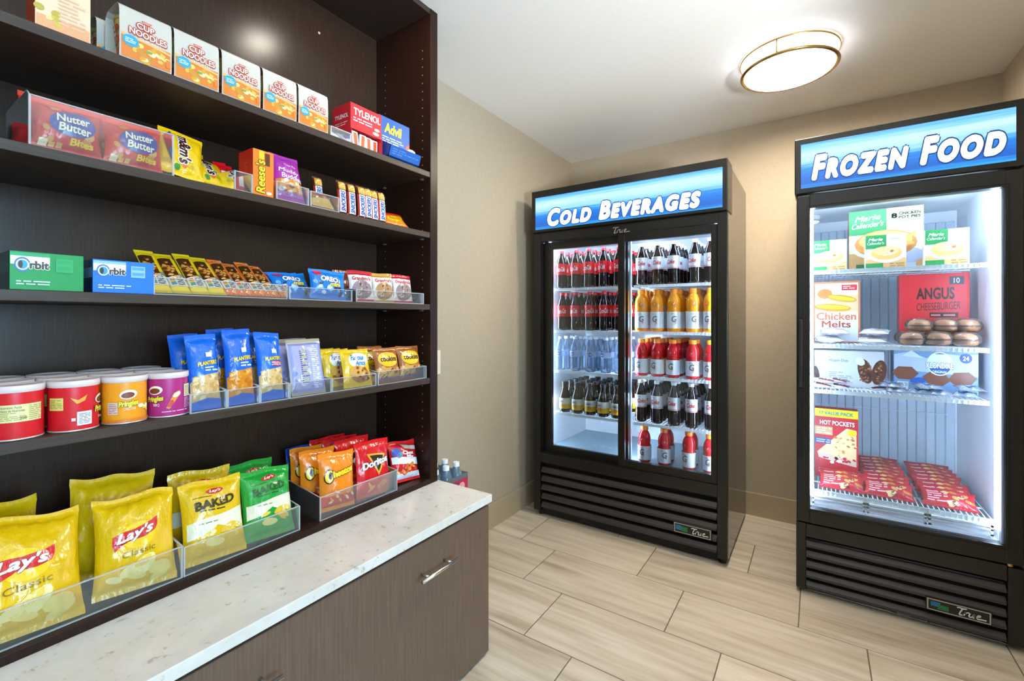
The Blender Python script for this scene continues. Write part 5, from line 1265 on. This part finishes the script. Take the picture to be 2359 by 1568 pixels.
def klon_draw(p, w, h):
    p.rect(-w*.5, w*.5, 0, h, '#6f93b8').poly([(-w*.5, h*.5), (-w*.5, h*.85), (-w*.30, h*.92), (-w*.1, h*.78), (w*.1, h*.9), (w*.3, h*.86), (w*.5, h*.9), (w*.5, h*.4)], '#b8c8da').poly([(-w*.40, h*.82), (-w*.28, h*.95), (-w*.14, h*.78)], '#e0e8f0').up()
    for a, b, c in ((-.36, .42, 0), (.02, .32, -8), (.32, .34, 6)): p.ell(w*a, h*b, w*.17, h*.17, '#7a4634', c, 6)
    p.up().ell(w*.06, h*.66, w*.155, h*.27, '#f0f4f8').up().ell(w*.06, h*.66, w*.14, h*.245, '#1c4f9e').up().poly([(-w*.10, h*.60), (w*.22, h*.60), (w*.22, h*.70), (w*.14, h*.88), (-w*.02, h*.88), (-w*.10, h*.70)], '#e8eef6').up()
    p.text('KLONDIKE', w*.06, h*.62, w*.32, h*.13, '#f4f8fc', 0, .05, outline='#1c4f9e', ow=.06).text('ORIGINAL', w*.06, h*.48, w*.18, h*.06, '#e8f0f8', 0, .03).ell(w*.36, h*.80, w*.07, h*.11, '#1f3f80').ell(-w*.20, h*.26, w*.10, h*.07, '#1c4f9e', 6).rect(-w*.46, -w*.32, h*.04, h*.22, '#e4ecf2').up()
    p.text('24', w*.36, h*.80, w*.07, h*.10, '#f0f4fa', 0, .02).ell(-w*.02, h*.10, w*.08, h*.08, '#e8e8ea').lines(-w*.45, -w*.33, h*.06, h*.2, 5, '#4a6a8a', 3)
kit, um, w = zbox(2056, 2250, 803, 2.64, z, .12, '#5f82a8', klon_draw)
fz_place(kit, 'ice_cream_carton', 'blue carton of chocolate ice cream squares with a round logo', 'food carton', None, um, 2.64, z)
k_fudge = bag_kit(.045, .115, .020, film('#e0dce6', .22, .1), lambda p, w, h: p.rect(-w*.45, w*.45, h*.12, h*.62, '#6a1f2e').up().lines(-w*.3, w*.3, h*.3, h*.5, 2, '#d8b8c0', 3), 311, wr=1.2, nu=12, nv=20)
for k, (u, dz, ya) in enumerate(((1924, 0, 82), (1966, 0, 80), (1962, .022, 60), (2000, 0, -66), (1930, .022, 86))):
    fz_place(k_fudge, 'ice_cream_bar', ['maroon and white wrapped ice cream bar lying on the wire shelf', 'maroon and white wrapped ice cream bar lying across two others'][dz > 0], 'ice cream bar', 'maroon wrapped ice cream bars' + (' on top' if dz else ''), u, 2.555, z + dz, 86, ya)
k_silver = bag_kit(.080, .085, .024, M_FOIL, lambda p, w, h: p.ell(0, h*.5, w*.26, h*.16, '#3a5f94').up().lines(-w*.2, w*.2, h*.44, h*.56, 2, '#e4ecf4', 2), 321, wr=1.6, nu=16, nv=18)
for k, (u, dz, ya, Y) in enumerate(((2070, 0, 6, 2.515), (2120, 0, -10, 2.515), (2172, 0, 8, 2.512), (2226, 0, -4, 2.512), (2150, .022, 20, 2.53), (2246, .024, 12, 2.53), (2050, .018, -8, 2.54))):
    fz_place(k_silver, 'ice_cream_square', ['silver foil ice cream square lying on the wire shelf', 'silver foil ice cream square lying on another'][dz > .01], 'ice cream bar', 'silver ice cream squares' + (' on top' if dz > .01 else ''), u, Y, z + dz, 82, ya)
z = .448 + EPS
def hot_draw(p, w, h):
    p.rect(-w*.5, w*.5, 0, h, '#b81c2a').rect(-w*.5, w*.5, h*.885, h, '#e8c81c').up()
    p.text('17 VALUE PACK', 0, h*.94, w*.78, h*.05, '#2f8f86', 0, .04).text('HOT POCKETS', w*.02, h*.80, w*.80, h*.065, '#f8f4f2', 0, .03, outline='#5a0a12', ow=.03)
    p.poly([(-w*.44, h*.36), (-w*.2, h*.50), (w*.24, h*.74), (w*.46, h*.72), (w*.46, h*.28), (w*.1, h*.32)], '#e8cc98').up().blobs(4, 26, -w*.05, w*.44, h*.34, h*.62, w*.05, h*.02, ['#c8884a', '#e8a85a', '#f0d8a0', '#b8642a']).ell(w*.36, h*.68, w*.11, h*.045, '#e8c01c')
    p.poly([(-w*.44, h*.36), (w*.1, h*.32), (w*.46, h*.28), (w*.46, h*.20), (0, h*.24), (-w*.40, h*.28)], '#d8b8a8').blobs(6, 18, -w*.36, w*.44, h*.22, h*.32, w*.05, h*.02, ['#a8202a', '#f0e0d8', '#c83a3a'])
    p.rect(-w*.5, -w*.08, h*.62, h*.74, '#c8a070').rect(-w*.5, -w*.12, h*.49, h*.57, '#2f4f98').up().lines(-w*.46, -w*.1, h*.63, h*.73, 3, '#f0e4d8', 3).lines(-w*.46, -w*.14, h*.50, h*.56, 2, '#c8d4ec', 5)
    p.text('17', w*.34, h*.10, w*.16, h*.06, '#f8f4f2', 0, .04).lines(-w*.4, w*.1, h*.06, h*.14, 2, '#e0b0b0', 3)
kit, um, w = zbox(1876, 1976, 943, 2.70, z, .07, '#b81c2a', hot_draw, lambda p, w, h: p.rect(-w*.5, w*.5, 0, h, '#7a2a4a'))
fz_place(kit, 'pocket_sandwich_carton', 'tall red stuffed sandwich carton with a yellow top band', 'food carton', None, um, 2.70, z)
def pocket_draw(p, w, h):
    p.rect(-w*.48, w*.48, h*.1, h*.9, '#b8242e').up().blobs(5, 12, w*.0, w*.42, h*.18, h*.8, w*.09, h*.09, ['#d8a05a', '#e8c890', '#7a2a1a', '#c8783a']).ell(-w*.05, h*.75, w*.07, h*.09, '#e0b030')
    p.lines(-w*.42, -w*.02, h*.2, h*.8, 5, '#e8b8b8', 3)
k_pock = bag_kit(.168, .100, .026, '#b0202a', pocket_draw, 331, wr=1.4, nu=18, nv=16)
for k in range(2): fz_place(k_pock, 'pocket_sandwich', 'red wrapped stuffed sandwich leaning before the tall red carton', 'sandwich', 'stuffed sandwiches before the tall carton', 1938 + k*2, 2.525 + k*.060, z, 62, -3 + k*4)
for g_, (xs, nn, lab) in enumerate(((.262, 8, 'red wrapped stuffed sandwich in the slanted stack next to the tall red carton'), (.455, 8, 'red wrapped stuffed sandwich in the slanted stack against the freezer wall'))):
    for k in range(nn):
        rot = (R(-62), 0, R((-3, 2, -1, 3)[k % 4]))
        place(k_pock, 'pocket_sandwich', lab, 'sandwich', ['stuffed sandwiches, stack near the carton', 'stuffed sandwiches, stack by the wall'][g_], (xs + (k % 3)*.004 - .004, 2.525 + k*.060, z - lowest(k_pock, rot)[0]), rot)

# ------------------------------------------------------------------ shrink-wrapped water behind the counter end
WBX, WBY = -1.405, 1.405
k_wb = [('bottle', MB().lathe([(.028, 0), (.032, .004), (.032, .120), (.029, .135), (.020, .162), (.0125, .176), (.0125, .184)], thin_clear('blue_water', '#cfe0ec', .22, 1.5, .05, '#b4cade'), 14).mesh('bottle'), []),
        ('label', MB().lathe([(.0325, .050), (.0325, .105)], C('#3a5a9a', .4), 14, cap=False).mesh('label'), []), ('cap', MB().lathe([(.0145, .178), (.0145, .194), (.013, .196)], C('#e8ecf0', .35), 12).mesh('cap'), [])]
for lv in range(3):
    t = thing('water_case', 'shrink-wrapped case of water bottles stacked behind the counter end, ' + ['bottom one', 'middle one', 'top one'][lv], 'water case', 'water cases', (WBX, WBY, lv * .199))
    for i in range(4):
        for j in range(3):
            for pn, me, _ in k_wb: 
                q = put(pn, me, t, (-.10 + i*.066, -.066 + j*.066 + .05, .001))
    mb = MB().box(-.136, .134, -.052, .152, 0, .001, M_WRAP)
    mb.box(-.136, -.1355, -.052, .152, .001, .150, M_WRAP).box(.1335, .134, -.052, .152, .001, .150, M_WRAP).box(-.136, .134, .1515, .152, .001, .150, M_WRAP).box(-.136, .134, -.052, -.0515, .001, .150, M_WRAP)
    w_ = put('shrink_wrap', mb.mesh('shrink_wrap'), t)
    p = Print(); p.rect(-.05, .10, .07, .13, '#b82a4a').up().rect(-.03, .04, .078, .12, '#3a3a78').ell(.06, .10, .02, .018, '#e4a09a').up().lines(-.025, .035, .085, .115, 3, '#d8d0e0', 2)
    put('wrap_print', p.mesh('wrap_print', lambda u, v, o: (.1342 + o, u + .05, v)), w_)
    p = Print(); p.rect(-.05, .05, .118, .145, '#c83a5a').up().ell(0, .132, .02, .008, '#dfe6f0')
    put('wrap_print', p.mesh('wrap_print', lambda u, v, o: (u, -.0522 - o, v)), w_)
